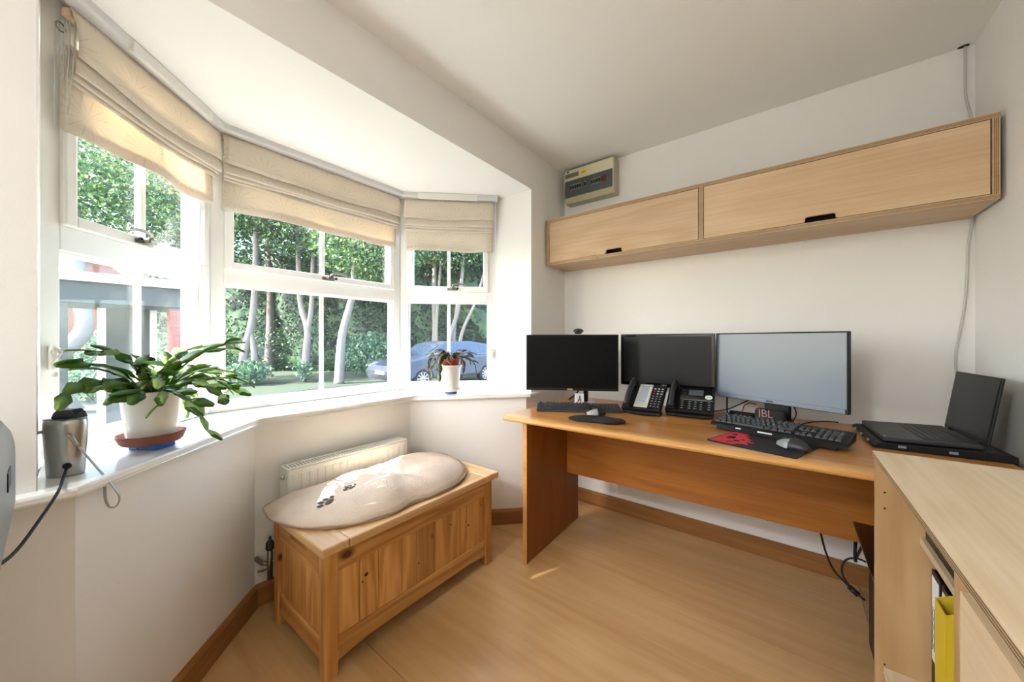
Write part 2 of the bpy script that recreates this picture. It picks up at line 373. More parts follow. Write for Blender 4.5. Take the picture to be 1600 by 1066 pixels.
# ------------------------------------------------------------------ room shell
WX, RX, DY, BY, CZ, LZ = -1.32, .60, 2.335, -2.0, 2.37, 2.125
P1, P2, LE, RE = (-2.085, .445), (-2.085, 1.45), (-1.62, -.02), (-1.62, 1.90)
GZ = -.37
SEAMX, SEAMY = .25, 1.67
fl = thing('floor', 'pale plywood floor laid in large sheets with fine joints', None, kind='structure')
GAP = .0012
def panel(x0, x1, y0, y1):
    bm = bm_new(); box(bm, x0+GAP-(x0+x1)/2, x1-GAP-(x0+x1)/2, y0+GAP-(y0+y1)/2, y1-GAP-(y0+y1)/2, -.018, 0)
    obj('floor_panel', bm, 'floor_ply', fl, loc=((x0+x1)/2, (y0+y1)/2, 0))
panel(-1.9, .25, 1.67, 2.36); panel(.25, .62, 1.67, 2.36)
panel(-1.9, .62, .735, 1.67); panel(-1.9, -.5, -.5, .735); panel(-.5, .62, -.5, .735); panel(-1.9, .62, -2.02, -.5)
bm = bm_new(); box(bm, -1.95, .62, -2.02, 2.36, -.05, -.0185); obj('subfloor', bm, 'dark_void', fl)

bm = bm_new(); box(bm, WX-.3, RX+.1, BY-.1, DY+.1, CZ, CZ+.12); struct('ceiling', bm, 'ceiling_paint', 'plain white ceiling of the room')
bm = bm_new(); prism(bm, [(WX-.0005, LE[1]), (LE[0], LE[1]), (-1.66, -.12), (-2.2, .40), (-2.2, 1.50), (-1.66, 2.0), (RE[0], RE[1]), (WX-.0005, RE[1])], LZ, LZ+.3)
struct('ceiling_bay', bm, 'ceiling_paint', 'lower white ceiling inside the bay window')
bm = bm_new()
box(bm, WX-.3, WX, BY-.1, LE[1], GZ, CZ); box(bm, WX-.3, WX, RE[1], DY+.1, GZ, CZ); box(bm, WX-.3, WX, LE[1], RE[1], LZ+.002, CZ)
prism(bm, [(WX-.3, LE[1]), (WX, LE[1]), (WX, .0345), (WX-.3, .15)], GZ, .7875); prism(bm, [(WX-.3, RE[1]), (WX-.3, 1.73), (WX, 1.8455), (WX, RE[1])], GZ, .7875)
struct('wall_left', bm, 'wall_paint', 'white window wall with the bay opening')
bm = bm_new(); box(bm, WX, RX+.1, DY, DY+.1, -.05, CZ); struct('wall_back', bm, 'wall_paint', 'white wall behind the desk')
bm = bm_new(); box(bm, RX, RX+.1, BY-.1, DY, -.05, CZ); struct('wall_right', bm, 'wall_paint', 'white wall at the right edge')
bm = bm_new(); box(bm, WX, RX, BY-.1, BY, -.05, CZ); struct('wall_front', bm, 'wall_paint', 'white wall behind the camera')
bm = bm_new(); prism(bm, [(WX, .035), (-1.825, .54), (-2.16, .54), (-2.16, .42), (-1.66, -.10)], GZ, .788); struct('wall_bay_left', bm, 'wall_paint', 'angled white wall under the left bay window')
bm = bm_new(); box(bm, -2.16, -1.825, .54, 1.34, GZ, .788); struct('wall_bay_centre', bm, 'wall_paint', 'white wall under the middle bay window behind the radiator')
bm = bm_new(); prism(bm, [(WX, 1.845), (-1.66, 1.98), (-2.16, 1.47), (-2.16, 1.34), (-1.825, 1.34)], GZ, .788); struct('wall_bay_right', bm, 'wall_paint', 'angled white wall under the right bay window')

# baseboards
def skirting(name, A, B, label, h=.092, th=.018, inner=1):
    A = Vector(A); B = Vector(B); d = B-A; L = d.length; ang = math.atan2(d.y, d.x)
    bm = bm_new(); prism(bm, [(0, 0), (-th, 0), (-th, h-.012), (-th*.35, h), (0, h)], 0, L, axis='X')
    o = struct(name, bm, 'baseboard_wood', label); o.location = (A.x, A.y, .0005); o.rotation_euler = (0, 0, ang)
# local -Y must face the room
skirting('baseboard_back', (WX, DY), (RX, DY), 'brown wooden baseboard along the wall behind the desk')
skirting('baseboard_bay_left', (-1.30, .017), (-1.8175, .5325), 'brown wooden baseboard under the left bay window'); 
skirting('baseboard_bay_centre', (-1.825, .54), (-1.825, 1.34), 'brown wooden baseboard below the radiator')
skirting('baseboard_bay_right', (-1.825, 1.34), (WX, 1.845), 'brown wooden baseboard under the right bay window')
skirting('baseboard_left', (WX, 1.845), (WX, DY), 'short brown baseboard beside the desk')
skirting('baseboard_right', (RX, DY-.018), (RX, BY), 'brown baseboard along the right wall')
for n in ('baseboard_bay_left',):
    o = bpy.data.objects[n]; o.location = (-1.8175, .5325, .0005); o.rotation_euler = (0, 0, math.radians(-45)+0)
    # flip so that the profile faces the room
    for v in o.data.vertices: v.co.y = -v.co.y
    o.data.flip_normals()

# sill
bm = bm_new()
prism(bm, [(-1.285, -.085), (-1.285, .038), (-1.795, .548), (-1.795, 1.332), (-1.285, 1.842), (-1.285, 1.955), (WX-.001, 1.955), (WX-.001, RE[1]-.001), (RE[0]+.0, RE[1]-.001), (P2[0]-.03, P2[1]+.03), (P1[0]-.03, P1[1]-.03), (LE[0], LE[1]+.001), (WX-.001, LE[1]+.001), (WX-.001, -.085)], .789, .815, bev=.008)
for f in bm.faces: f.smooth = False
struct('trim_1', bm, 'gloss_white', 'glossy white sill running round the bay window')

# windows -----------------------------------------------------------------
def frame_rect(bm, x0, x1, z0, z1, wl, wr, wb, wt, y0, y1, bev=.004):
    box(bm, x0, x0+wl, y0, y1, z0, z1, bev); box(bm, x1-wr, x1, y0, y1, z0, z1, bev)
    box(bm, x0+wl*.9, x1-wr*.9, y0+.0005, y1, z0, z0+wb, bev); box(bm, x0+wl*.9, x1-wr*.9, y0+.0005, y1, z1-wt, z1, bev)
def window(n, A, B, label, hx, catch_dir):
    A = Vector(A); B = Vector(B); d = B-A; L = d.length
    t = thing('window_%d' % n, label, None, (A.x, A.y, 0), math.atan2(d.y, d.x), kind='structure')
    bm = bm_new(); frame_rect(bm, 0, L, .8155, LZ-.001, .052, .052, .043, .055, 0, .07); obj('outer_frame', bm, 'upvc', t)
    bm = bm_new(); box(bm, .05, L-.05, .0003, .07, 1.408, 1.482, .004); obj('transom', bm, 'upvc', t)
    bm = bm_new(); frame_rect(bm, .0505, L-.0505, 1.481, 2.072, .036, .036, .036, .036, -.014, .05, .006); obj('sash', bm, 'upvc', t)
    bm = bm_new(); frame_rect(bm, .0515, L-.0515, .8575, 1.4085, .008, .008, .008, .008, .012, .05, .002); obj('glazing_bead', bm, 'upvc', t)
    bm = bm_new(); box(bm, L/2-.011, L/2+.011, .022, .034, .866, 1.401, .003); obj('glazing_bar', bm, 'upvc', t)
    bm = bm_new(); box(bm, L/2-.011, L/2+.011, .008, .030, 1.516, 2.037, .003); obj('glazing_bar', bm, 'upvc', t)
    bm = bm_new(); box(bm, .058, L-.058, .036, .040, .864, 1.402); obj('pane', bm, 'window_glass', t)
    bm = bm_new(); box(bm, .085, L-.085, .031, .035, 1.515, 2.038); obj('pane', bm, 'window_glass', t)
    h = bm_new(); box(h, hx-.035, hx+.035, -.020, -.0142, 1.488, 1.506, .003)
    box(h, hx-.012, hx+.022, -.045, -.018, 1.492, 1.512, .005)
    c = obj('catch', h, 'pewter', t, loc=None); prop(c, 'pewter window catch')
    h = bm_new(); s = catch_dir
    pts = spline([(hx, -.040, 1.505), (hx+s*.012, -.048, 1.522), (hx+s*.045, -.050, 1.527), (hx+s*.095, -.046, 1.520)], 5)
    tube(h, pts, [.007]*len(pts), 8, flat=.6); obj('catch_arm', h, 'pewter', c)
    h = bm_new(); lathe(h, [(.006, 0), (.0075, .002), (.0075, .008), (.005, .012)], 12)
    obj('catch_knob', h, 'black_plastic', c, loc=(hx+s*.03, -.035, 1.500), rot=(0, PI/2*s, 0))
    return t
window(1, LE, P1, 'left white bay window looking out on brick houses', .30, -1)
window(2, P1, P2, 'wide middle bay window looking out on birch trunks', .52, 1)
window(3, P2, RE, 'right bay window looking out on a parked car', .35, 1)
# mullion posts at the two bay corners
for i, p in enumerate((P1, P2)):
    bm = bm_new(); s = 1 if i else -1
    prism(bm, [(p[0]-.10, p[1]+s*.05), (p[0]-.002, p[1]-.0), (p[0]-.06, p[1]+s*.09)], .80, LZ, M=None)
    struct('trim_%d' % (2+i), bm, 'upvc', ('white corner post between left and middle windows', 'white corner post between middle and right windows')[i])

# blinds --------------------------------------------------------------------
def blind(A, B, label, s0, s1, seed, sag):
    A = Vector(A); B = Vector(B); d = B-A
    t = thing('roman_blind', label, 'blind', (A.x, A.y, 1.74), math.atan2(d.y, d.x), 'roman blinds in the bay')
    L = s1-s0; Z0 = 1.74
    def wob(x, k, a): return a*mnoise.noise(Vector((x*k+seed*9.1, seed*3.7, k)))
    bm = bm_new(); box(bm, s0, s1, -.052, -.030, 2.062-Z0, 2.086-Z0, .003); obj('headrail', bm, 'beech_ply', t)
    def top(u, v):
        x = s0+L*u; sg = sag*math.sin(PI*min(1, u*1.0))**2
        z = 2.088-Z0-v*(.135+.6*sg); y = -.056-.016*v-.010*math.sin(PI*v)*(.5+.5*math.sin(u*5+seed))-.02*sg*math.sin(PI*v)
        return (x+wob(x, 3, .004)*v, y+wob(x, 6, .008)*v, z+wob(x, 4, .010)*v)
    bm = bm_new(); sheet(bm, top, 36, 8, .003); obj('top_fall', bm, 'blind_cloth', t)
    for k in range(3):
        zb = 1.908-Z0-.0145*k-.02*sag; y0 = -.062+.011*k
        PF = [(.010, 1.985-Z0), (-.001, 1.955-Z0), (-.005, zb+.022), (-.006, zb+.006), (-.002, zb), (.003, zb+.004), (.004, zb+.02), (.006, 1.95-Z0)]
        def fold(u, v, k=k, zb=zb, y0=y0, PF=PF):
            x = s0+.002*k+(L-.004*k)*u; f = v*(len(PF)-1); i_ = min(int(f), len(PF)-2); f -= i_
            y = PF[i_][0]*(1-f)+PF[i_+1][0]*f; z = PF[i_][1]*(1-f)+PF[i_+1][1]*f
            return (x, y0+y+wob(x, 5+k, .006), z+wob(x, 3.5+k, .011)-sag*.3*math.sin(PI*u)**2)
        bm = bm_new(); sheet(bm, fold, 36, 14, .0012); obj('fold', bm, 'blind_cloth', t)
    def skirt(u, v):
        x = s0+.006+(L-.012)*u; f = v**1.3
        return (x+.012*f*math.sin(u*7+seed*2)*.4, -.026+f*(.010*math.sin(u*15+seed*3)+.010*math.sin(u*8.3+seed))-.004*v, 1.955-Z0-v*.2035+wob(x, 5, .012)*f)
    bm = bm_new(); sheet(bm, skirt, 48, 8, .0015); obj('skirt', bm, 'blind_cloth', t)
    def hem(u, v):
        p = skirt(u, .80+.2*v); return (p[0], p[1]+.0035, p[2])
    bm = bm_new(); sheet(bm, hem, 48, 2, .0012); obj('hem', bm, 'blind_cloth', t)
    return t
bl = blind(LE, P1, 'cream roman blind glowing with sun over the left window', .022, .630, 1, .05)
blind(P1, P2, 'wide cream roman blind over the middle window', .034, .960, 2, .015)
blind(P2, RE, 'short cream roman blind over the right window beside the white reveal', .040, .625, 3, .0)
# cords and rings hanging at the left end of the left blind
for k in range(4):
    bm = bm_new(); tube(bm, [(.016+.004*k, -.034-.009*k, 2.05-1.74), (.012+.003*k, -.034-.01*k, 1.93-1.74), (.018, -.032-.006*k, (1.90-.04*k)-1.74)], .0016, 6); obj('cord', bm, 'cable_white', bl)
bm = bm_new(); tube(bm, [(.008, -.03, 2.03-1.74), (.006, -.032, 1.9-1.74), (.007, -.03, 1.745-1.74)], .0018, 6); obj('cord', bm, 'cable_white', bl)
bm = bm_new(); tube(bm, [(.012+.012*math.cos(a*PI/6), -.04, 2.02-1.74+.012*math.sin(a*PI/6)) for a in range(13)], .002, 6); obj('cord_ring', bm, 'pewter', bl)
# rail on the bay ceiling
tr = thing('curtain_rail', 'pale grey plastic rail under the bay ceiling above the blinds', 'rail', (P1[0]+.1, P1[1], LZ))
def off(A, B, o):
    d = (Vector(B)-Vector(A)).normalized(); return Vector((d.y, -d.x))*o
pts2 = []
oo = .055
a0 = Vector(LE)+off(LE, P1, oo)+Vector((.03, -.015)); b0 = Vector((P1[0]+oo, P1[1]+oo*.42)); c0 = Vector((P2[0]+oo, P2[1]-oo*.42)); d0 = Vector(RE)+off(P2, RE, oo)
for i, (a, b) in enumerate(((a0, b0), (b0, c0), (c0, d0))):
    d = (b-a); L = d.length; ang = math.atan2(d.y, d.x)
    bm = bm_new(); prism(bm, [(-.020, -.032), (.010, -.036), (.016, -.026), (.016, 0), (-.026, 0), (-.026, -.022)], -.008, L+.008, axis='X')
    bmesh.ops.transform(bm, matrix=Matrix.Translation((a.x, a.y, LZ-.0005)) @ Matrix.Rotation(ang, 4, 'Z'), verts=bm.verts[:])
    wobj('rail_section', bm, 'silver_grey_trim', tr)
    if i != 1:
        x0, x1 = (.2, L*.86) if i == 0 else (L*.17, L*.8)
        bm = bm_new(); box(bm, x0, x1, -.030, -.012, -.042, -.002, .003)
        bmesh.ops.transform(bm, matrix=Matrix.Translation((a.x, a.y, LZ-.0005)) @ Matrix.Rotation(ang, 4, 'Z'), verts=bm.verts[:])
        wobj('clip_cover', bm, 'white_plastic', tr)
# cord cleats with wound cord
for (p, lab) in (((pdep(82, 560, 1.02)), 'blind cord wound on a cleat at the left window frame'), ((pdep(768, 556, 2.33)), 'blind cord wound on a cleat beside the right window')):
    if p.y < 1: A, B, s, z = Vector(LE), Vector(P1), .025, 1.10
    else: A, B, s, z = Vector(P2), Vector(RE), .622, 1.06
    d = (B-A).normalized(); q = A+d*s
    t = thing('cord_cleat', lab, 'cleat', (q.x, q.y, z), math.atan2(d.y, d.x), 'cord cleats')
    bm = bm_new(); box(bm, -.006, .006, -.014, -.0005, -.035, .035, .003); obj('cleat', bm, 'white_plastic', t)
    bm = bm_new(); pts = [(.010*math.sin(a*.9)+.002*math.sin(a*3), -.017-.004*math.cos(a*1.7), .028*math.sin(a*.45)) for a in [k*.35 for k in range(60)]]
    tube(bm, pts, .0022, 5); obj('cord', bm, 'white_plastic', t)
    bm = bm_new(); lathe(bm, [(.003, 0), (.007, .003), (.007, .012), (.003, .016)], 10); obj('acorn', bm, 'white_plastic', t, loc=(-.004, -.018, -.055))

# radiator -------------------------------------------------------------------
ra = thing('radiator', 'white panel radiator with slotted top grille behind the pine chest', 'radiator', (-1.765, .935, .12))
y0, y1, xf, xb, zt = .628, 1.242, -1.7185, -1.80, .588
bm = bm_new(); box(bm, xf-.012, xf, y0+.004, y1-.004, .14, zt-.006, .006); wobj('front_panel', bm, 'radiator_white', ra)
me = None
bm = bm_new(); box(bm, xb, xb+.012, y0+.004, y1-.004, .14, zt-.006, .006); wobj('rear_panel', bm, 'radiator_white', ra)
for k in range(17):
    y = y0+.03+k*(y1-y0-.06)/16
    bm = bm_new(); prism(bm, [(y-.012, xf-.001), (y-.006, xf+.0035), (y+.006, xf+.0035), (y+.012, xf-.001)], .16, zt-.03)
    for v in bm.verts: v.co.x, v.co.y = v.co.y, v.co.x
    wobj('flute', bm, 'radiator_white', ra)
for ya, yb in ((y0, y0+.003), (y1-.003, y1)):
    bm = bm_new(); box(bm, xb-.001, xf+.001, ya, yb, .15, zt, .001); wobj('side_cover', bm, 'radiator_white', ra)
bm = bm_new(); box(bm, xf-.016, xf+.0015, y0, y1, zt-.004, zt+.001, .001); box(bm, xb-.0015, xb+.016, y0, y1, zt-.004, zt+.001, .001); wobj('grille_rail', bm, 'radiator_white', ra)
for k in range(44):
    y = y0+.006+k*(y1-y0-.012)/43
    bm = bm_new(); box(bm, xb+.01, xf-.01, y-.0035, y+.0035, zt-.004, zt+.0002); wobj('grille_slat', bm, 'radiator_white', ra)
bm = bm_new(); lathe(bm, [(.011, 0), (.011, .008), (.006, .009), (.006, .014)], 12)
for v in bm.verts: v.co = Vector((v.co.x, -v.co.z, v.co.y))
bmesh.ops.translate(bm, vec=(-1.757, y0, .548), verts=bm.verts[:]); wobj('bleed_plug', bm, 'chrome', ra)
va = thing('radiator_valve', 'dark metal radiator valve with pipe into the wall left of the chest', 'valve', (-1.757, .57, .16))
bm = bm_new(); tube(bm, [(-1.757, .575, .13), (-1.757, .575, .27)], .011, 10); tube(bm, [(-1.757, .575, .20), (-1.757, .6275, .20)], .009, 10); wobj('valve_body', bm, 'pewter', va)
bm = bm_new(); lathe(bm, [(.013, 0), (.017, .004), (.015, .03), (.006, .042), (.005, .055)], 12, c=(-1.757, .575, .255)); wobj('valve_cap', bm, 'dark_grey_plastic', va)
bm = bm_new(); tube(bm, [(-1.757, .575, .195), (-1.775, .552, .20), (-1.80, .545, .205), (-1.825, .545, .205)], .009, 8); tube(bm, [(-1.757, .575, .175), (-1.78, .553, .165), (-1.812, .548, .15)], .004, 6); wobj('pipe', bm, 'pewter', va)

# pine chest ----------------------------------------------------------------
CX0, CX1, CY0, CY1 = -1.668, -1.222, .560, 1.402
ch = thing('blanket_chest', 'knotty pine blanket chest with panelled sides in front of the radiator', 'chest', ((CX0+CX1)/2, (CY0+CY1)/2, 0))
LG = .045
for x in (CX0, CX1-LG):
    for y in (CY0, CY1-LG):
        bm = bm_new(); box(bm, x, x+LG, y, y+LG, 0, .432, .003); wobj('leg', bm, 'pine_v', ch)
def planks(axis, n, a0, a1, fixed, z0, z1, th):
    ws = [R.uniform(.7, 1.3) for _ in range(n)]; S = sum(ws); a = a0
    for wd in ws:
        b = a+(a1-a0)*wd/S; bm = bm_new()
        if axis == 'Y': box(bm, fixed, fixed+th, a+.0010, b-.0010, z0, z1, .0022, 1)
        else: box(bm, a+.0010, b-.0010, fixed, fixed+th, z0, z1, .0012, 1)
        wobj('plank', bm, 'pine_v', ch); a = b
planks('Y', 9, CY0+LG, CY1-LG, CX1-.026, .12, .375, .012)
planks('Y', 9, CY0+LG, CY1-LG, CX0+.012, .12, .375, .012)
planks('X', 5, CX0+LG, CX1-LG, CY0+.014, .12, .375, .012)
planks('X', 5, CX0+LG, CX1-LG, CY1-.026, .12, .375, .012)
for (yk, zk, rk) in ((.715, .285, .010), (1.335, .315, .006), (1.245, .25, .007), (.70, .265, .005), (1.13, .30, .006), (.95, .21, .005)):
    bm = bm_new(); lathe(bm, [(rk, 0), (rk*.9, .0006)], 14, sx=.8)
    for v in bm.verts: v.co = Vector((CX1-.014+v.co.z, yk+v.co.x, zk+v.co.y*.75))
    wobj('knot', bm, 'knot', ch)
for x in (CX0+.006, CX1-.030):
    for z0, z1, bow in ((.355, .432, 0), (.052, .128, 1)):
        bm = bm_new()
        if bow: prism(bm, [(CY0+LG, z0-.006), (CY0+LG+.05, z0+.004), (CY0+LG+.12, z0+.012), (CY1-LG-.12, z0+.012), (CY1-LG-.05, z0+.004), (CY1-LG, z0-.006), (CY1-LG, z1), (CY0+LG, z1)], x, x+.024, bev=.002, axis='X')
        else: box(bm, x, x+.024, CY0+LG, CY1-LG, z0, z1, .003)
        wobj('rail', bm, 'pine_x', ch)
for y in (CY0+.004, CY1-.028):
    bm = bm_new(); box(bm, CX0+LG, CX1-LG, y, y+.024, .052, .128, .003); wobj('rail', bm, 'pine_side', ch)
    # top side rail with the hand slot
    bm = bm_new(); x0, x1, z0, z1 = CX0+LG, CX1-LG, .345, .432; hx0, hx1, hz0, hz1 = -1.515, -1.375, .388, .415
    box(bm, x0, hx0, y, y+.024, z0, z1); box(bm, hx1, x1, y, y+.024, z0, z1); box(bm, hx0, hx1, y, y+.024, z0, hz0); box(bm, hx0, hx1, y, y+.024, hz1, z1)
    wobj('hand_rail', bm, 'pine_side', ch)
bm = bm_new(); box(bm, CX0+.03, CX1-.03, CY0+.03, CY1-.03, .10, .112); wobj('bottom_board', bm, 'pine_lid', ch)
# lid: frame boards and an inner panel
LX0, LX1, LY0, LY1 = -1.703, -1.200, .540, 1.432
ld = thing('lid', None, None, ((LX0+LX1)/2, (LY0+LY1)/2, .433)); ld.parent = ch; ld.location = (ld.location[0]-ch.location[0], ld.location[1]-ch.location[1], .433)
def lidpart(name, m, x0, x1, y0, y1, z0, z1, b):
    bm = bm_new(); cx, cy = (LX0+LX1)/2, (LY0+LY1)/2; box(bm, x0-cx, x1-cx, y0-cy, y1-cy, z0-.433, z1-.433, b); return obj(name, bm, m, ld)
lidpart('end_board', 'pine_lid_x', LX0, LX1, LY0, LY0+.095, .4335, .466, .006); lidpart('end_board', 'pine_lid_x', LX0, LX1, LY1-.095, LY1, .4335, .466, .006)
lidpart('side_board', 'pine_lid', LX0, LX0+.085, LY0+.0955, LY1-.0955, .4335, .466, .004); lidpart('side_board', 'pine_lid', LX1-.085, LX1, LY0+.0955, LY1-.0955, .4335, .466, .004)
lidpart('lid_panel', 'pine_lid', LX0+.0855, LX1-.0855, LY0+.0955, LY1-.0955, .4375, .4625, .002)

# cushion -------------------------------------------------------------------
cu = thing('pet_cushion', 'beige plush pet cushion with paw prints lying on the pine chest', 'cushion', (-1.45, .97, .466))
OUT = [(-1.655, .515), (-1.545, .505), (-1.43, .53), (-1.32, .60), (-1.252, .70), (-1.222, .82), (-1.235, .92), (-1.222, 1.04), (-1.232, 1.16), (-1.285, 1.275), (-1.40, 1.37), (-1.55, 1.415), (-1.66, 1.395), (-1.695, 1.27), (-1.70, 1.12), (-1.702, .97), (-1.70, .82), (-1.70, .66), (-1.695, .57)]
OS = spline([Vector((x, y, 0)) for x, y in OUT+OUT[:1]], 5)[:-1]
cc = Vector((-1.45, .96, 0)); bm = bm_new(); NR = 14; rows = []
def cheight(x, y, k):
    h = .066*(1-k**3.4)
    n = mnoise.noise(Vector((x*5, y*5, 1.3)))*.018+mnoise.noise(Vector((x*12, y*9, 4.3)))*.014+mnoise.noise(Vector((x*26, y*26, 9)))*.004
    crease = -.010*math.exp(-((y-1.0-.25*(x+1.45))/.035)**2)
    return h+(n+crease)*(1-k**4)
for i in range(1, NR+1):
    k = i/NR; rows.append([bm.verts.new((cc.x+(p.x-cc.x)*k, cc.y+(p.y-cc.y)*k, .4685+.012+cheight(cc.x+(p.x-cc.x)*k, cc.y+(p.y-cc.y)*k, k))) for p in OS])
c0 = bm.verts.new((cc.x, cc.y, .4805+cheight(cc.x, cc.y, 0))); n = len(OS)
for k in range(n): bm.faces.new((c0, rows[0][k], rows[0][(k+1) % n])).smooth = True
rows.append([bm.verts.new((cc.x+(p.x-cc.x)*.985, cc.y+(p.y-cc.y)*.985, .4675)) for p in OS])
for i in range(len(rows)-1):
    for k in range(n): bm.faces.new((rows[i][k], rows[i+1][k], rows[i+1][(k+1) % n], rows[i][(k+1) % n])).smooth = True
bm.faces.new(rows[-1]); wobj('cushion_body', bm, 'plush', cu)
bm = bm_new(); tube(bm, [(cc.x+(p.x-cc.x)*1.0, cc.y+(p.y-cc.y)*1.0, .479+.002*math.sin(i*.9)) for i, p in enumerate(OS+OS[:1])], .0032, 6, cap=False); wobj('piping', bm, 'plush_seam', cu)
def czs(x, y):
    d = Vector((x-cc.x, y-cc.y)); best = 9
    for p in OS:
        q = Vector((p.x-cc.x, p.y-cc.y)); a = abs(d.angle(q)) if d.length > 1e-6 else 0
        if a < best: best = a; r = q.length
    return .4805+cheight(x, y, min(1, d.length/r))
def paw(px, py, ang, s):
    bm = bm_new()
    for (ox, oy, rx, ry, ra_) in ((0, -.010, .016, .010, 0), (-.024, .004, .007, .011, .5), (-.009, .016, .0075, .013, .15), (.009, .016, .0075, .013, -.15), (.024, .004, .007, .011, -.5)):
        vs = []
        for k in range(12):
            a = 2*PI*k/12; lx = rx*math.cos(a); ly = ry*math.sin(a); lx, ly = lx*math.cos(ra_)-ly*math.sin(ra_), lx*math.sin(ra_)+ly*math.cos(ra_)
            lx = (lx+ox)*s; ly = (ly+oy)*s; X = px+lx*math.cos(ang)-ly*math.sin(ang); Y = py+lx*math.sin(ang)+ly*math.cos(ang)
            vs.append(bm.verts.new((X, Y, czs(X, Y)+.0018)))
        bm.faces.new(vs)
    prop(wobj('paw_print', bm, 'paw_grey', cu), 'dark grey paw print')
paw(-1.415, .655, 1.9, 1.15); paw(-1.425, .755, 1.7, .9)

# wall cabinet --------------------------------------------------------------
wc = thing('wall_cabinet', 'long beech plywood wall cabinet with two flap doors above the desk', 'cabinet', (-.357, 2.197, 1.652))
X0, X1, YF, YB, Z0, Z1, T = -1.303, .586, 2.059, 2.334, 1.652, 1.959, .018
for nm, a in (('top_board', (X0, X1, YF, YB, Z1-T, Z1)), ('bottom_board', (X0, X1, YF, YB, Z0, Z0+T)), ('side_board', (X0, X0+T, YF, YB, Z0+T, Z1-T)), ('side_board', (X1-T, X1, YF, YB, Z0+T, Z1-T)), ('divider', (-.374, -.356, YF, YB, Z0+T, Z1-T)), ('back_board', (X0+T, X1-T, YB-.006, YB-.0005, Z0+T, Z1-T))):
    bm = bm_new(); box(bm, *a); wobj(nm, bm, 'beech_ply', wc)
# plywood layers on the front edges
bm = bm_new()
for k in range(3):
    z = .0035+.0042*k
    box(bm, X0, X1, YF-.0008, YF, Z1-T+z, Z1-T+z+.002); box(bm, X0, X1, YF-.0008, YF, Z0+z, Z0+z+.002)
    box(bm, X1-T+z, X1-T+z+.002, YF-.0008, YF, Z0+T, Z1-T); box(bm, -.374+z, -.374+z+.002, YF-.0008, YF, Z0+T, Z1-T); box(bm, X0+z, X0+z+.002, YF-.0008, YF, Z0+T, Z1-T)
wobj('edge_plies', bm, 'ply_edge', wc)
def flap(x0, x1, h0, h1):
    z0, z1 = Z0+T+.003, Z1-T-.003; hh = .024
    pts = [(x0, z0), (h0-.006, z0), (h0, z0+.006)] + [(h0, z0+hh-.007), (h0+.003, z0+hh-.002), (h0+.009, z0+hh), (h1-.009, z0+hh), (h1-.003, z0+hh-.002), (h1, z0+hh-.007), (h1, z0+.006), (h1+.006, z0), (x1, z0), (x1, z1), (x0, z1)]
    bm = bm_new(); prism(bm, pts, YF+.0015, YF+.0165, axis='Y'); d = wobj('door', bm, 'beech_ply', wc)
    return d
flap(X0+T+.004, -.378, -.884, -.785); flap(-.352, X1-T-.004, .051, .153)
bm = bm_new(); box(bm, X0+T, X1-T, YF+.05, YF+.06, Z0+T, Z1-T); wobj('shade_sheet', bm, 'dark_void', wc)  # dark sheet stands in for the shade behind the door gaps

# consumer unit -------------------------------------------------------------
cn = thing('fuse_box', 'beige plastic fuse box with smoked cover high in the corner', 'fuse box', (-1.09, 2.29, 2.12))
x0, x1, yf, z0, z1 = -1.272, -.905, 2.243, 2.118, 2.352
bm = bm_new(); prism(bm, [(2.334, z0), (2.334, z1), (yf+.012, z1), (yf, z1-.012), (yf, z0+.03), (yf+.022, z0+.0)], x0, x1, bev=.003, axis='X'); wobj('case', bm, 'cream_plastic', cn)
bm = bm_new(); box(bm, x0+.006, x1-.006, yf-.004, yf+.002, z0+.155, z1-.010, .002); wobj('upper_cover', bm, 'cream_plastic_lt', cn)
bm = bm_new(); box(bm, x0+.008, x1-.008, yf-.001, yf+.0005, z0+.034, z0+.150, .0003); wobj('recess', bm, 'breaker_grey', cn)
bm = bm_new()
for k in range(2): box(bm, x0+.002+k*(x1-x0-.008), x0+.006+k*(x1-x0-.008), yf-.008, yf, z0+.03, z0+.155, .001)
box(bm, x0+.002, x1-.002, yf-.008, yf, z0+.149, z0+.156, .001); wobj('cover_rim', bm, 'cream_plastic_lt', cn)
bx = [x0+.055+.018*k for k in range(5)]+[x0+.165]+[x0+.215+.018*k for k in range(6)]
for i, x in enumerate(bx):
    bm = bm_new(); box(bm, x-.007, x+.007, yf-.004, yf-.001, z0+.082, z0+.120, .0008)
    b_ = wobj('breaker', bm, 'breaker_red' if i >= 10 else 'white_plastic', cn)
    bm = bm_new(); box(bm, x-.006, x+.006, yf-.0065, yf-.0035, z0+.086, z0+.112, .0008); bmesh.ops.transform(bm, matrix=toloc(cn), verts=bm.verts[:]); obj('switch', bm, 'breaker_red' if i >= 10 else 'breaker_dark', b_)
bm = bm_new(); box(bm, x0+.008, x1-.008, yf-.0085, yf-.0075, z0+.032, z0+.150); wobj('smoked_cover', bm, 'smoked_glass', cn)
bm = bm_new(); box(bm, x0+.012, x0+.115, yf-.0048, yf-.003, z0+.170, z0+.200, .0003); wobj('label_plate', bm, 'label_grey', cn)
bm = bm_new(); box(bm, x0+.130, x0+.175, yf-.0048, yf-.003, z0+.172, z0+.197, .0003); yl = wobj('warning_label', bm, 'yellow_label', cn); prop(yl, 'small yellow warning label')
bm = bm_new(); box(bm, x0+.140, x0+.166, yf-.0052, yf-.0048, z0+.185, z0+.188); box(bm, x0+.140, x0+.160, yf-.0052, yf-.0048, z0+.178, z0+.180); bmesh.ops.transform(bm, matrix=toloc(cn), verts=bm.verts[:]); obj('print', bm, 'ink', yl)
bm = bm_new(); lathe(bm, [(.006, 0), (.006, .003)], 10)
for v in bm.verts: v.co = Vector((v.co.x+x0+.033, -v.co.z+yf-.003, v.co.y+z0+.214))
wobj('screw', bm, 'breaker_dark', cn)

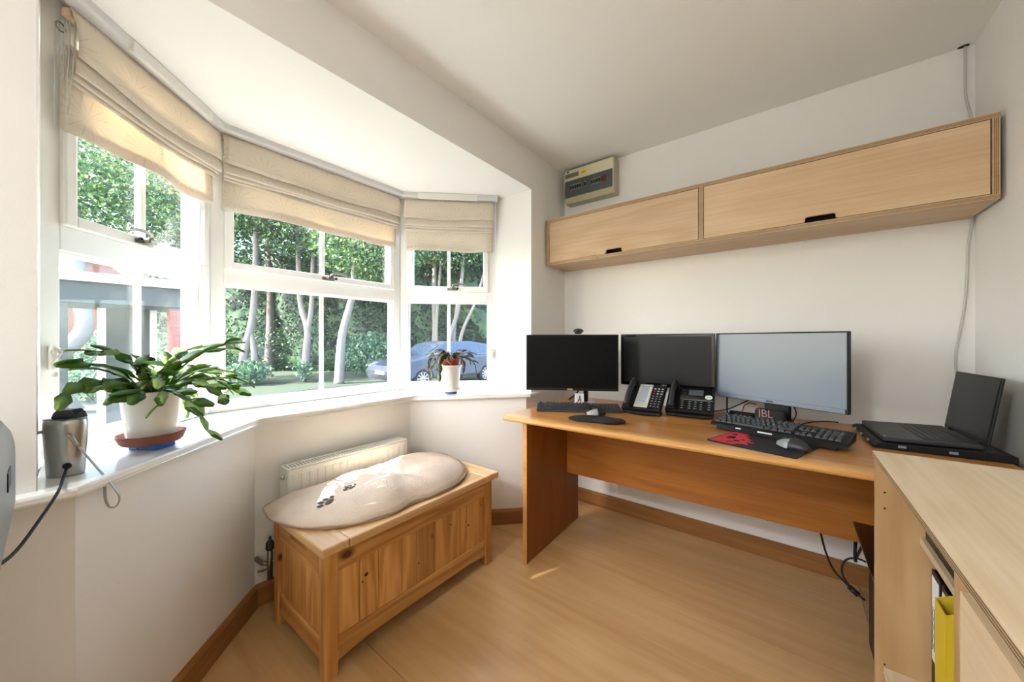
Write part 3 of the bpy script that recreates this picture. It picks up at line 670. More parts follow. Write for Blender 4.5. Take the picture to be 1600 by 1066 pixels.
# white cable from the ceiling
kc = thing('white_cable', 'thin white cable dropping from the ceiling past the cabinet to the laptop', 'cable', (.58, 2.32, 1.0))
bm = bm_new(); tube(bm, spline([(.572, 2.327, 2.3695), (.572, 2.327, 2.24), (.574, 2.327, 2.16), (.588, 2.327, 2.06), (.592, 2.328, 1.96), (.593, 2.329, 1.80), (.592, 2.329, 1.65), (.580, 2.328, 1.54), (.578, 2.328, 1.46), (.572, 2.328, 1.31), (.556, 2.327, 1.17), (.546, 2.325, 1.08), (.548, 2.32, .98), (.552, 2.31, .86), (.55, 2.30, .79)], 8), .0042, 8); wobj('lead', bm, 'cable_white', kc)
bm = bm_new(); lathe(bm, [(.011, -.001), (.011, .0004)], 16, c=(.567, 2.325, 2.3695), sx=1.5); wobj('ceiling_hole', bm, 'dark_void', kc)

# desk ----------------------------------------------------------------------
DT = .757; DR = math.radians(1.78); DO = Vector((-1.185, 1.447, 0)); DL, DD = 1.755, .80
dk = thing('office_desk', 'honey oak veneer desk with solid lipped front edge along the back wall', 'desk', DO, DR)
bm = bm_new(); box(bm, 0, DL, .055, DD, DT-.028, DT, .0015, 1); obj('desktop', bm, 'desk_oak', dk)
bm = bm_new(); prism(bm, [(.0549, DT-.0278), (.0549, DT), (.022, DT), (.008, DT-.003), (.001, DT-.009), (0, DT-.016), (.003, DT-.0235), (.010, DT-.028)], 0, DL, axis='X'); obj('front_lipping', bm, 'desk_lip', dk)
for xa in (.098, DL-.12):
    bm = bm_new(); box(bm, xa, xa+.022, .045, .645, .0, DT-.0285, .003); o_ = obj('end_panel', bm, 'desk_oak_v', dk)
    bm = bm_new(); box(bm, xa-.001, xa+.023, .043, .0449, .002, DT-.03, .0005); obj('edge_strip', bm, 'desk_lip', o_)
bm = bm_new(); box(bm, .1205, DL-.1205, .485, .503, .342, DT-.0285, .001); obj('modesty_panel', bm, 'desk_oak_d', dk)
bm = bm_new(); lathe(bm, [(.006, 0), (.006, .012)], 10, c=(.13, .474, .50)); obj('fixing_block', bm, 'desk_oak', dk)

# ply unit on the right -----------------------------------------------------
UX, UY0, UY1, UZ, UT = .19, -.55, 1.478, .827, .018
pu = thing('plywood_shelf_unit', 'pale birch plywood shelf unit along the right wall beside the desk', 'shelf unit', (.39, .46, 0))
def up(nm, m, *a, b=0): bm = bm_new(); box(bm, *a, b); return wobj(nm, bm, m, pu)
up('top_board', 'beech_ply_y', UX, RX-.019, UY0, UY1, UZ-UT, UZ, b=.001)
up('end_board', 'birch_panel', UX+.003, RX-.02, UY1-UT-.001, UY1-.001, 0, UZ-UT-.0003); up('end_board', 'birch_panel', UX+.003, RX-.02, UY0+.001, UY0+UT+.001, 0, UZ-UT-.0003)
up('back_board', 'birch_panel', RX-.030, RX-.021, UY0+UT+.001, UY1-UT-.001, 0, UZ-UT-.0003)
up('divider', 'birch_panel', UX+.003, RX-.031, .810, .828, .0, UZ-UT-.0003)
up('shelf', 'beech_ply_y', UX+.09, RX-.031, .8285, UY1-UT-.0015, .593, .611); up('shelf', 'beech_ply_y', UX+.02, RX-.031, .8285, UY1-UT-.0015, .198, .216)
up('drawer_front', 'beech_ply_y', UX+.004, UX+.022, .33, .808, .46, .787); up('drawer_front', 'beech_ply_y', UX+.004, UX+.022, .33, .808, .10, .455); up('drawer_front', 'beech_ply_y', UX+.004, UX+.022, -.53, .325, .10, .787)
bm = bm_new()
for k in range(3): z = .003+.0045*k; box(bm, UX-.0008, UX, UY0, UY1, UZ-UT+z, UZ-UT+z+.002)
wobj('edge_plies', bm, 'ply_edge', pu)
for z in (.715, .67, .225, .195):
    bm = bm_new(); lathe(bm, [(.0025, 0), (.0025, .0008)], 8)
    for v in bm.verts: v.co = Vector((v.co.x+UX+.022, UY1-UT-.0012-v.co.z, v.co.y+z))
    wobj('screw_hole', bm, 'dark_void', pu)
def binder(y0, lab):
    t = thing('lever_arch_binder', lab, 'binder', (.43, y0+.036, .216), 0, 'binders in the plywood unit')
    def q(nm, m, *a, b=.001): bm = bm_new(); box(bm, *a, b); return wobj(nm, bm, m, t)
    q('spine', 'black_plastic', .300, .304, y0, y0+.072, .2165, .535); q('cover', 'black_plastic', .3042, .56, y0, y0+.003, .2165, .535); q('cover', 'black_plastic', .3042, .56, y0+.069, y0+.072, .2165, .535)
    q('papers', 'paper_white', .33, .545, y0+.006, y0+.066, .224, .521); lb = q('spine_label', 'paper_white', .2988, .29985, y0+.010, y0+.062, .30, .522, b=0)
    bm = bm_new(); rr = random.Random(3)
    for k in range(3):
        yy = y0+.055-.014*k; pts = [(.2984, yy-.003*math.sin(j*2.2+k), .33+.0085*j+rr.uniform(-.003, .003)) for j in range(14)]
        tube(bm, pts, .0007, 4)
    bmesh.ops.transform(bm, matrix=toloc(t), verts=bm.verts[:]); obj('handwriting', bm, 'ink', lb)
binder(1.384, 'black binder with white spine label against the end board'); binder(1.303, 'black binder with white spine label behind the yellow file')
t = thing('magazine_file', 'yellow card magazine file in front of the binders', 'file', (.40, 1.27, .216))
bm = bm_new(); F_ = lambda y: [bm.verts.new(p) for p in ((.275, y, .2165), (.54, y, .2165), (.54, y, .53), (.40, y, .53), (.275, y, .50))]
for y, m_ in ((1.226, 0), (1.296, 0)):
    bm = bm_new(); prism(bm, [(.275, .2165), (.54, .2165), (.54, .585), (.36, .585), (.275, .535)], y, y+.002, axis='Y'); wobj('side', bm, 'yellow_card', t)
bm = bm_new(); box(bm, .273, .2748, 1.226, 1.298, .2165, .535); wobj('front', bm, 'yellow_card', t)
bm = bm_new(); box(bm, .28, .538, 1.230, 1.292, .22, .235); wobj('base', bm, 'yellow_dark', t)
t = thing('dark_gap_box', 'flat black box added for the dark interior over the upper shelf of the plywood unit', 'box', (.43, 1.15, .611))  # black box stands in for the dark shelf interior
bm = bm_new(); box(bm, .288, .55, .90, 1.452, .6115, .70, .004); wobj('box_body', bm, 'black_plastic', t); bm = bm_new(); box(bm, .286, .552, .898, 1.454, .7005, .716, .003); wobj('box_lid', bm, 'black_plastic', t)

# PC tower and under-desk cables
t = thing('computer_tower', 'black computer tower on the floor under the right end of the desk', 'computer', (.33, 1.72, 0))
bm = bm_new(); box(bm, .232, .41, 1.50, 1.885, .012, .44, .006); wobj('case', bm, 'black_plastic', t)
bm = bm_new(); box(bm, .2312, .2319, 1.53, 1.87, .30, .42, .0003); wobj('side_panel', bm, 'printer_grey', t)
bm = bm_new(); box(bm, .19, .44, 1.49, 1.90, .4402, .452, .004); wobj('top_cover', bm, 'black_gloss', t)
for yy in (1.53, 1.84):
    for xx in (.25, .38): bm = bm_new(); box(bm, xx, xx+.02, yy, yy+.02, 0, .0118, .001); wobj('foot', bm, 'rubber_black', t)
t = thing('cable_bundle', 'black power cables hanging below the desk beside the tower', 'cables', (.15, 2.1, 0))
def wp(u, v, y, zmin=-9):
    d = FW+(u-CAM_CX)/CAM_F*RT; s = y/d.y; return (d.x*s, y, max(zmin, CAM_H+(CAM_CY-v)/CAM_F*s))
for pts, r in (([wp(1282, 832, 2.06), wp(1290, 862, 2.06), wp(1302, 890, 2.06), wp(1318, 908, 2.05), wp(1332, 922, 2.03), wp(1351, 938, 2.0)], .004), ([wp(1332, 922, 2.03), wp(1317, 900, 2.06), wp(1316, 884, 2.07), wp(1324, 874, 2.08), wp(1340, 873, 2.08), wp(1356, 880, 2.06)], .004), ([wp(1337, 845, 2.08), wp(1336, 866, 2.08), wp(1337, 878, 2.08)], .006), ([wp(1352, 845, 2.08), wp(1344, 860, 2.08), wp(1337, 874, 2.08)], .005)):
    bm = bm_new(); tube(bm, spline(pts, 6), r, 7); wobj('lead', bm, 'rubber_black', t)
bm = bm_new(); tube(bm, [wp(1327, 917, 2.04), wp(1341, 930, 2.02)], .011, 8); wobj('plug', bm, 'rubber_black', t)

# monitors ------------------------------------------------------------------
def monitor(PL, PR, zb, zt, label, scr, bez, chin, style, stand, logo):
    PL = Vector(PL); PR = Vector(PR); d = PR-PL; W = d.length; c = (PL+PR)/2; ang = math.atan2(d.y, d.x)
    t = thing('monitor', label, 'monitor', (c.x, c.y, DT), ang, 'monitors on the desk')
    h0, h1 = zb-DT, zt-DT
    bm = bm_new(); box(bm, -W/2, W/2, 0, .022, h0, h1, .003); obj('bezel', bm, 'black_plastic' if style != 'gloss' else 'black_gloss', t)
    bm = bm_new(); box(bm, -W/2+.05, W/2-.05, .0222, .05, h0+.05, h1-.05, .012); obj('rear_housing', bm, 'black_plastic', t)
    bm = bm_new(); box(bm, -W/2+bez, W/2-bez, -.0009, -.0001, h0+chin, h1-bez); obj('screen', bm, scr, t)
    if style == 'slim':
        bm = bm_new(); box(bm, -W/2+.002, W/2-.012, -.0012, -.0002, h0+.003, h0+chin-.001); obj('chin_strip', bm, 'screen_reflect_grey', t)
    if logo: bm = bm_new(); box(bm, logo[0]-logo[1], logo[0]+logo[1], -.0016, -.0001, h0+chin*.5-.004, h0+chin*.5+.004); obj('logo', bm, logo[2], t)
    sx, sy, kind = stand
    if kind == 'round':
        bm = bm_new(); tube(bm, [(sx, sy, .010), (sx, sy, h0+.12)], .014, 12); box(bm, sx-.014, sx+.014, .05, max(.052, sy), h0+.09, h0+.13, .002); obj('stand_post', bm, 'black_plastic', t)
        bm = bm_new(); lathe(bm, [(.058, .0005), (.062, .004), (.058, .009), (.02, .012)], 28, c=(sx, sy, 0), sx=1.0, sy=.9); obj('stand_foot', bm, 'silver', t)
    elif kind == 'arm':
        bm = bm_new(); tube(bm, [(sx, sy, .012), (sx, sy, h0+.10)], .012, 12); box(bm, sx-.012, sx+.012, .05, max(.052, sy), h0+.06, h0+.12, .002); obj('stand_post', bm, 'black_plastic', t)
        bm = bm_new(); lathe(bm, [(.085, .0005), (.09, .005), (.085, .010), (.03, .014)], 28, c=(sx, sy, 0), sx=1.2, sy=.8); obj('stand_foot', bm, 'black_gloss', t)
    else:
        bm = bm_new(); box(bm, sx-.055, sx+.055, sy-.006, sy+.014, .008, h0+.14, .003); box(bm, sx-.04, sx+.04, .0505, max(.052, sy+.002), h0+.08, h0+.14, .002); obj('stand_post', bm, 'black_plastic', t)
        for s in (-1, 1):
            bm = bm_new(); tube(bm, [(sx+s*.02, sy, .014), (sx+s*.12, sy-.09, .009), (sx+s*.16, sy-.11, .006)], [.014, .010, .006], 10, flat=.55); obj('stand_foot', bm, 'black_plastic', t)
        bm = bm_new(); box(bm, sx-.05, sx+.05, sy-.03, sy+.05, .0005, .012, .003); obj('stand_base', bm, 'black_plastic', t)
    return t
def P2d(u, s): d = FW+(u-CAM_CX)/CAM_F*RT; return (d.x*s, d.y*s)
def zz(v, s): return CAM_H+(CAM_CY-v)/CAM_F*s
mR = P2d(966.5, 2.108); mLv = P2d(831, 2.174); dd = (Vector(mLv)-Vector(mR)).normalized(); mL = Vector(mR)+dd*.545
m1 = monitor(mL, mR, zz(612, 2.108), zz(522.8, 2.108), 'black matte monitor nearest the window with a webcam on top', 'screen_off', .008, .016, 'matte', (.09, .10, 'round'), (-.01, .016, 'silver'))
m2 = monitor(P2d(970, 2.254), P2d(1117, 1.935), zz(600.5, 2.254), zz(522.5, 2.254), 'glossy black framed middle monitor behind the two desk phones', 'screen_grey', .016, .022, 'gloss', (.10, .07, 'arm'), (.0, .014, 'silver'))
m3 = monitor(P2d(1118.8, 1.953), P2d(1326.2, 1.442), zz(618.5, 1.953), zz(521, 1.953), 'large slim monitor with grey reflected light put into its screen colour above the small speaker', 'screen_reflect_grey', .0065, .022, 'slim', (-.02, .075, 'wide'), (-.012, .016, 'dark_grey_plastic'))
# webcam on the first monitor
q = pdep(903.5, 521, 2.13); t = thing('webcam', 'small grey webcam clipped on top of the window-side monitor', 'webcam', (q.x, q.y, zz(522.4, 2.13)+.001), m1.rotation_euler.z)
bm = bm_new(); lathe(bm, [(.002, -.014), (.010, -.013), (.0145, -.006), (.0145, .006), (.010, .013), (.002, .014)], 20, sx=2.1)
for v in bm.verts: v.co = Vector((v.co.x, v.co.z-.004, v.co.y+.018))
obj('camera_body', bm, 'dark_grey_plastic', t)
bm = bm_new(); lathe(bm, [(.008, 0), (.008, .003), (.005, .004)], 14)
for v in bm.verts: v.co = Vector((v.co.x-.006, -v.co.z-.0165, v.co.y+.018))
obj('lens', bm, 'black_gloss', t)
bm = bm_new(); box(bm, -.018, .018, -.004, .03, .0005, .006, .001); obj('clip', bm, 'dark_grey_plastic', t)

# keyboards ------------------------------------------------------------------
def keyboard(loc, rz, label, W, D, tilt, bodym, hump):
    t = thing('keyboard', label, 'keyboard', loc, rz, 'desktop keyboards')
    def zt(y): return .014+tilt*y
    bm = bm_new(); pr = [(0, .002), (0, .010), (.008, zt(0.008)), (D-.006, zt(D)), (D, zt(D)-.006), (D, .002)]
    prism(bm, pr, -W/2, W/2, bev=.002, axis='X'); obj('case', bm, bodym, t)
    bm = bm_new(); lg = bm_new(); un = .0187
    rows_ = [(.018, [1.25, 1.25, 1.25, 6.25, 1.25, 1.25, 1.25, 1.25]), (.037, [2.25]+[1]*10+[2.75]), (.056, [1.75]+[1]*11+[2.25]), (.075, [1.5]+[1]*12+[1.5]), (.094, [1]*13+[2]), (.120, [1, -1, 1, 1, 1, 1, -.5, 1, 1, 1, 1, -.5, 1, 1, 1, 1])]
    def key(x0, x1, y0, y1):
        z0 = zt((y0+y1)/2)-.0005; i = .003
        vs = [(x0, y0, z0), (x1, y0, z0), (x1, y1, z0), (x0, y1, z0), (x0+i, y0+i*.6, z0+.0075), (x1-i, y0+i*.6, z0+.0075), (x1-i, y1-i*.4, z0+.0085), (x0+i, y1-i*.4, z0+.0085)]
        V = [bm.verts.new(p) for p in vs]
        for f in ((3, 2, 1, 0), (4, 5, 6, 7), (0, 1, 5, 4), (1, 2, 6, 5), (2, 3, 7, 6), (3, 0, 4, 7)): bm.faces.new([V[k] for k in f])
        if x1-x0 < .02:
            a = (x0+i+.001, y1-i-.0045, z0+.0089)
            L_ = [lg.verts.new(p) for p in (a, (a[0]+.0042, a[1], a[2]), (a[0]+.0042, a[1]+.0030, a[2]+.0003), (a[0], a[1]+.0030, a[2]+.0003))]; lg.faces.new(L_)
    for y, ks in rows_:
        x = -W/2+.010
        for k in ks:
            if k > 0: key(x+.0008, x+k*un-.0008, y, y+.0172)
            x += abs(k)*un
    xn = -W/2+.010+15.3*un
    for r_, y in enumerate((.018, .037, .056, .075, .094)):
        if r_ == 0: cols = (0, 1, 2)
        elif r_ == 1: cols = (1,)
        elif r_ == 2: cols = ()
        else: cols = (0, 1, 2)
        for c_ in cols: key(xn+c_*un+.0008, xn+(c_+1)*un-.0008, y, y+.0172)
    xn += 3.3*un
    for y in (.018, .037, .056, .075, .094):
        for c_ in range(4): key(xn+c_*un+.0008, xn+(c_+1)*un-.0008, y, y+.0172)
    k_ = obj('keys', bm, 'key_cap', t); k_['kind'] = 'stuff'; l_ = obj('key_legends', lg, 'key_legend', t, fix=False); l_['kind'] = 'stuff'
    return t
a = Vector((-1.10, 1.632)); b = Vector((-.705, 1.872)); dkb = (b-a); c = (a+b)/2
keyboard((c.x, c.y, DT), math.atan2(dkb.y, dkb.x), 'slim dark keyboard in front of the window-side monitor', .458, .150, .09, 'dark_grey_plastic', 0)
a = Vector((-.275, 1.800)); b = Vector((.150, 1.690)); dkb = (b-a); c = (a+b)/2
k2 = keyboard((c.x, c.y, DT+.0155), math.atan2(dkb.y, dkb.x), 'black keyboard resting over the red and black mouse mat', .452, .150, .14, 'black_plastic', 0)
bm = bm_new(); box(bm, -.18, -.12, .11, .125, -.0152, .016, .002); obj('foot', bm, 'black_plastic', k2); bm = bm_new(); box(bm, .12, .18, .11, .125, -.0152, .016, .002); obj('foot', bm, 'black_plastic', k2)
bm = bm_new(); box(bm, -.2, .2, .0, .02, -.0118, .004, .002); obj('front_foot', bm, 'black_plastic', k2)
bm = bm_new(); box(bm, -.045, .005, -.0012, -.0002, .003, .0085); obj('sticker', bm, 'paper_white', k2); bm = bm_new(); box(bm, -.125, -.105, -.0012, -.0002, .003, .008); obj('sticker', bm, 'paper_white', k2)

# mice and mats --------------------------------------------------------------
def mouse(loc, rz, label, s=1):
    t = thing('computer_mouse', label, 'mouse', loc, rz, 'computer mice')
    bm = bm_new(); g = []
    def prof(k, sc):
        rows = []
        for i in range(13):
            a = i/12; y = -.052+.104*a; wv = .030*math.sin(PI*min(1, max(0, .08+a*.86)))**.55*(1-.10*math.cos(2*PI*a)); hh = .034*math.sin(PI*(.10+.80*a**.85))**.8
            rows.append((y, wv*sc, hh))
        return rows
    rows = [[bm.verts.new((wd*math.cos(PI*j/12), y, .004+h*math.sin(PI*j/12)**.8)) for j in range(13)] for y, wd, h in prof(0, 1)]
    for i in range(12):
        for j in range(12): bm.faces.new((rows[i][j], rows[i+1][j], rows[i+1][j+1], rows[i][j+1])).smooth = True
    bm.faces.new(rows[0]); bm.faces.new(rows[-1][::-1]); bm.faces.new([r[0] for r in rows]+[r[-1] for r in rows][::-1]); obj('shell', bm, 'dark_grey_plastic', t)
    bm = bm_new(); r2 = [[bm.verts.new((wd*1.03*math.cos(PI*j/12), y, .0045+h*1.04*math.sin(PI*j/12)**.8)) for j in range(13)] for y, wd, h in prof(0, 1)[6:]]
    for i in range(len(r2)-1):
        for j in range(12):
            if j < 4 or j > 7: bm.faces.new((r2[i][j], r2[i+1][j], r2[i+1][j+1], r2[i][j+1])).smooth = True
    obj('button_cover', bm, 'silver_plastic', t)
    bm = bm_new(); tube(bm, [(-.004, .030, .030), (.004, .030, .030)], .007, 10); obj('wheel', bm, 'rubber_black', t)
    bm = bm_new(); box(bm, -.022, .022, -.045, .045, .0003, .004, .001); obj('base', bm, 'rubber_black', t)
t = thing('wrist_rest_mouse_mat', 'black figure-eight mouse mat with gel wrist rest', 'mouse mat', (-.745, 1.66, DT), math.radians(24))
bm = bm_new(); o1 = []
for k in range(40):
    a = 2*PI*k/40; r = .098+.012*math.cos(2*a); o1.append((-.035+r*1.05*math.cos(a), .0+r*.95*math.sin(a)))
prism(bm, o1, .0004, .004, bev=.001); obj('mat_disc', bm, 'mat_black', t)
bm = bm_new(); lathe(bm, [(.055, .0042), (.058, .010), (.05, .017), (.03, .021), (.005, .022)], 28, c=(.045, -.055, 0), sx=1.35, sy=.85); obj('wrist_rest', bm, 'mat_black', t)
mouse((-.800, 1.735, DT+.0042), math.radians(140), 'silver and black mouse on the wrist rest mat')
t = thing('mouse_mat', 'black mouse mat with red flame print under the right keyboard', 'mouse mat', (-.09, 1.655, DT))
C4 = [Vector((-.262, 1.575)), Vector((.015, 1.505)), Vector((.094, 1.745)), Vector((-.183, 1.815))]
def rounded(C, r):
    out = []
    for i in range(len(C)):
        p, a, b = C[i], C[i-1], C[(i+1) % len(C)]
        u = (a-p).normalized(); v = (b-p).normalized()
        for k in range(5): tt = k/4; out.append(p+u*r*(1-tt)**2+v*r*tt**2)
    return out
bm = bm_new(); prism(bm, [(p.x, p.y) for p in rounded(C4, .014)], DT+.0004, DT+.003); wobj('mat', bm, 'mat_black', t)
bm = bm_new(); e1 = (C4[1]-C4[0]); e2 = (C4[3]-C4[0]); rr = random.Random(5)
def mp(a, b, z): p = C4[0]+e1*a+e2*b; return (p.x, p.y, z)
edge = [(.03, .04), (.03, .97)]+[(.10+.04*k+.03*math.sin(k*2.1), .97-.03*k) for k in range(3)]
jag = [(.17, .90), (.24, .80), (.20, .72), (.30, .66), (.27, .58), (.40, .50), (.34, .44), (.47, .34), (.38, .30), (.45, .18), (.34, .16), (.30, .04)]
vs = [bm.verts.new(mp(a_, b_, DT+.0034)) for a_, b_ in [(.02, .05), (.02, .95)]+jag]; bm.faces.new(vs[::-1]); wobj('red_print', bm, 'mat_red', t)
bm = bm_new()
for (a_, b_, ra_, rb_) in ((.14, .45, .05, .10), (.26, .30, .04, .05), (.10, .68, .03, .06), (.22, .18, .05, .03), (.30, .42, .02, .04)):
    vs = [bm.verts.new(mp(a_+ra_*math.cos(2*PI*k/12)*(1+.3*math.sin(3*k)), b_+rb_*math.sin(2*PI*k/12), DT+.0038)) for k in range(12)]; bm.faces.new(vs)
wobj('dark_print', bm, 'mat_black', t)
mouse((.008, 1.632, DT+.0032), math.radians(58), 'silver edged mouse at the front of the red and black mat')

# phones ----------------------------------------------------------------------
def phone(loc, rz, label, W, D, tilt, kind):
    t = thing('desk_phone', label, 'telephone', loc, rz, 'desk telephones')
    Mx = Matrix.Translation((0, 0, .012)) @ Matrix.Rotation(tilt, 4, 'X')
    def q(nm, m, a, bev=.0015, par=None):
        bm = bm_new(); box(bm, *a, bev, M=Mx); return obj(nm, bm, m, par or t)
    q('body', 'black_plastic', (-W/2, W/2, 0, D, 0, .024), .005)
    bm = bm_new(); prism(bm, [(.03, .0), (.14, .0), (D*math.cos(tilt)-.01, D*math.sin(tilt)+.008), (D*math.cos(tilt)-.05, D*math.sin(tilt)-.004)], -W/2+.03, W/2-.03, axis='X'); obj('rear_stand', bm, 'black_plastic', t)
    bm = bm_new(); box(bm, -W/2+.004, W/2-.004, .0, .06, .0005, .014, .003); obj('front_foot', bm, 'black_plastic', t)
    # handset on the left
    hx = -W/2+.030
    bm = bm_new(); pts = [Mx @ Vector((hx, y, z)) for y, z in ((.010, .040), (.04, .058), (.10, .066), (.16, .060), (.195, .046))]
    tube(bm, spline(pts, 5), [.026-.006*math.sin(PI*min(1, k/20)) for k in range(21)], 12, flat=.62); hs = obj('handset', bm, 'dark_grey_plastic', t)
    for y in (.022, .182):
        bm = bm_new(); box(bm, hx-.022, hx+.022, y-.024, y+.024, .024, .046, .006, M=Mx); obj('earpiece', bm, 'black_plastic', hs)
    bm = bm_new(); n_ = 160; tube(bm, [Vector((hx+.02+(W*.62)*k/n_, -.012-.010*math.sin(PI*k/n_)+.0045*math.cos(k*1.26), .008+.0045*math.sin(k*1.26))) for k in range(n_)], .0016, 4); obj('coiled_cord', bm, 'rubber_black', t)
    if kind == 1:
        q('display_bezel', 'phone_silver', (-W/2+.062, W/2-.068, .012, D-.008, .0242, .030), .002)
        q('display', 'phone_lcd', (-W/2+.079, W/2-.084, .040, D-.022, .0301, .0308), 0)
        for s in (0, 1):
            for k in range(7):
                xa = -W/2+.066 if s == 0 else W/2-.080; ya = .045+k*.019; q('soft_key', 'white_plastic', (xa, xa+.009, ya, ya+.011, .0301, .0318), .0005)
        for r_ in range(5):
            for c_ in range(3): q('key', 'key_cap', (W/2-.060+c_*.018, W/2-.047+c_*.018, .020+r_*.020, .031+r_*.020, .0241, .0275), .001); 
        for r_ in range(3):
            for c_ in range(3): q('key', ('mat_red' if (c_ == 0 and r_ < 2) else 'key_legend'), (W/2-.059+c_*.019, W/2-.049+c_*.019, .126+r_*.020, .132+r_*.020, .0241, .0268), .0006)
        bm = bm_new()
        for r_ in range(5):
            for c_ in range(3): box(bm, W/2-.057+c_*.018, W/2-.050+c_*.018, .024+r_*.020, .027+r_*.020, .0275, .0278, 0, M=Mx)
        obj('key_print', bm, 'key_legend', t)
    else:
        q('display_bezel', 'black_gloss', (-W/2+.062, W/2-.006, .098, D-.006, .0242, .028), .001)
        q('display', 'phone_lcd_dark', (-W/2+.100, W/2-.052, .128, .176, .0281, .0287), 0)
        q('trim_line', 'printer_grey', (-W/2+.064, W/2-.006, .093, .096, .0242, .0262), 0)
        for r_ in range(4):
            for c_ in range(3): q('key', 'key_cap', (-W/2+.102+c_*.026, -W/2+.121+c_*.026, .016+r_*.018, .028+r_*.018, .0241, .027), .001)
            q('key', 'key_cap', (W/2-.032, W/2-.014, .016+r_*.018, .028+r_*.018, .0241, .027), .001); q('key', 'key_cap', (-W/2+.066, -W/2+.086, .016+r_*.018, .028+r_*.018, .0241, .027), .001)
        bm = bm_new()
        for r_ in range(4):
            for xa in [-W/2+.108+c_*.026 for c_ in range(3)]+[W/2-.026, -W/2+.073]: box(bm, xa, xa+.008, .021+r_*.018, .024+r_*.018, .027, .0273, 0, M=Mx)
        obj('key_print', bm, 'key_legend', t)
        for r_ in range(3):
            q('line_key', 'key_cap', (-W/2+.068, -W/2+.092, .125+r_*.018, .136+r_*.018, .0281, .031), .001)
        bm = bm_new(); lathe(bm, [(.017, .0281), (.017, .0292)], 24, c=(0, 0, 0)); bmesh.ops.translate(bm, vec=(W/2-.026, .118, 0), verts=bm.verts[:]); bmesh.ops.transform(bm, matrix=Mx, verts=bm.verts[:]); bd = obj('badge', bm, 'paper_white', t)
        bm = bm_new(); box(bm, W/2-.036, W/2-.016, .115, .121, .0292, .0295, 0, M=Mx); obj('badge_print', bm, 'breaker_grey', bd)
    return t
phone((-.622, 1.905, DT), math.radians(4), 'black desk phone with a tall silver framed display', .20, .205, math.radians(33), 1)
phone((-.408, 1.985, DT), math.radians(6), 'black desk phone with a small screen and white round badge', .222, .20, math.radians(30), 2)

# small card, speaker, cables behind
q = pix(905.5, 632, DT); t = thing('picture_card', 'small white card with a grey drawing standing behind the left keyboard', 'card', (q.x, q.y, DT), math.radians(36))
bm = bm_new(); box(bm, -.0265, .0265, 0, .020, .0004, .066, .001); obj('card_body', bm, 'paper_white', t)
bm = bm_new(); prism(bm, [(-.014, .012), (-.010, .034), (-.004, .030), (-.006, .046), (.002, .056), (.008, .044), (.005, .032), (.010, .036), (.012, .012), (.006, .012), (.004, .022), (-.004, .022), (-.007, .012)], -.0008, -.0002, axis='Y'); obj('drawing', bm, 'label_grey', t)
q = pix(1203, 664, DT); t = thing('bluetooth_speaker', 'small black speaker with reddish lettering below the large monitor', 'speaker', (-.075, 2.07, DT), math.radians(-16))
bm = bm_new(); box(bm, -.060, .060, -.022, .022, .0005, .068, .014, 4); obj('body', bm, 'mat_black', t)
lt = lettering('JBL', .044, 'label_jbl', t, (-.012, -.0226, .047), (PI/2, 0, 0)); lt.scale = (1.05, 1.15, 1)
t = thing('monitor_leads', 'thin black and grey leads tangled behind the large monitor', 'cables', (-.2, 2.2, DT))
for pts, r, m_ in (([wp(1136, 616, 2.24, DT+.006), wp(1136, 640, 2.24, DT+.006), wp(1137, 657, 2.23, DT+.006)], .004, 'rubber_black'), ([wp(1112, 646, 2.2, DT+.006), wp(1135, 640, 2.22, DT+.006), wp(1160, 630, 2.25, DT+.006), wp(1172, 624, 2.27, DT+.006)], .003, 'rubber_black'), ([wp(1160, 643, 2.25, DT+.006), wp(1163, 634, 2.26, DT+.006), wp(1172, 630, 2.26, DT+.006), wp(1182, 632, 2.26, DT+.006)], .003, 'breaker_red'), ([wp(1241, 636, 2.16, DT+.006), wp(1244, 648, 2.16, DT+.006), wp(1238, 660, 2.15, DT+.006)], .003, 'rubber_black'), ([wp(1253, 664, 2.12, DT+.006), wp(1268, 662, 2.2, DT+.006), wp(1290, 665, 2.26, DT+.006), wp(1310, 668, 2.27, DT+.006)], .0028, 'rubber_black')):
    bm = bm_new(); tube(bm, spline(pts, 6), r, 6); wobj('lead', bm, m_, t)
bm = bm_new(); tube(bm, [(-.25, 2.19, DT+.013), (-.13, 2.17, DT+.013)], .012, 10); wobj('adapter', bm, 'rubber_black', t)
t = thing('monitor_lead', 'black lead hanging under the window-side monitor', 'cable', (-1.02, 2.08, DT))
for pts in ([wp(905, 610, 2.12, DT+.006), wp(897, 618, 2.1, DT+.006), wp(889, 625, 2.06, DT+.006)], [wp(917, 611, 2.12, DT+.006), wp(910, 616, 2.1, DT+.006), wp(899, 618, 2.09, DT+.006)]):
    bm = bm_new(); tube(bm, spline(pts, 5), .005, 6); wobj('lead', bm, 'rubber_black', t)

# laptop on its stand ---------------------------------------------------------
lz = math.radians(-87); lo_ = Vector((.252, 2.03, DT))
t = thing('laptop_stand', 'sloping black plastic laptop stand at the right end of the desk', 'stand', lo_, lz)
bm = bm_new(); prism(bm, [(-.022, .002), (-.026, .012), (-.010, .020), (.29, .030), (.305, .022), (.305, .0005), (.0, .0005)], -.185, .185, bev=.003, axis='X'); obj('tray', bm, 'black_plastic', t)
for x in (-.11, .0, .11): bm = bm_new(); box(bm, x-.008, x+.008, -.0275, -.020, .006, .015, .001); obj('lug', bm, 'printer_grey', t)
for x in (.186,):
    for y in (.05, .17): bm = bm_new(); box(bm, .1845, .1875, y-.010, y+.010, .010, .018, .0005); obj('clip', bm, 'printer_grey', t)
t = thing('laptop', 'open black laptop with its blank screen facing the desk', 'laptop', (lo_.x+.004, lo_.y+.005, DT+.0215), lz)
Tm = Matrix.Rotation(math.atan2(.010, .30), 4, 'X')
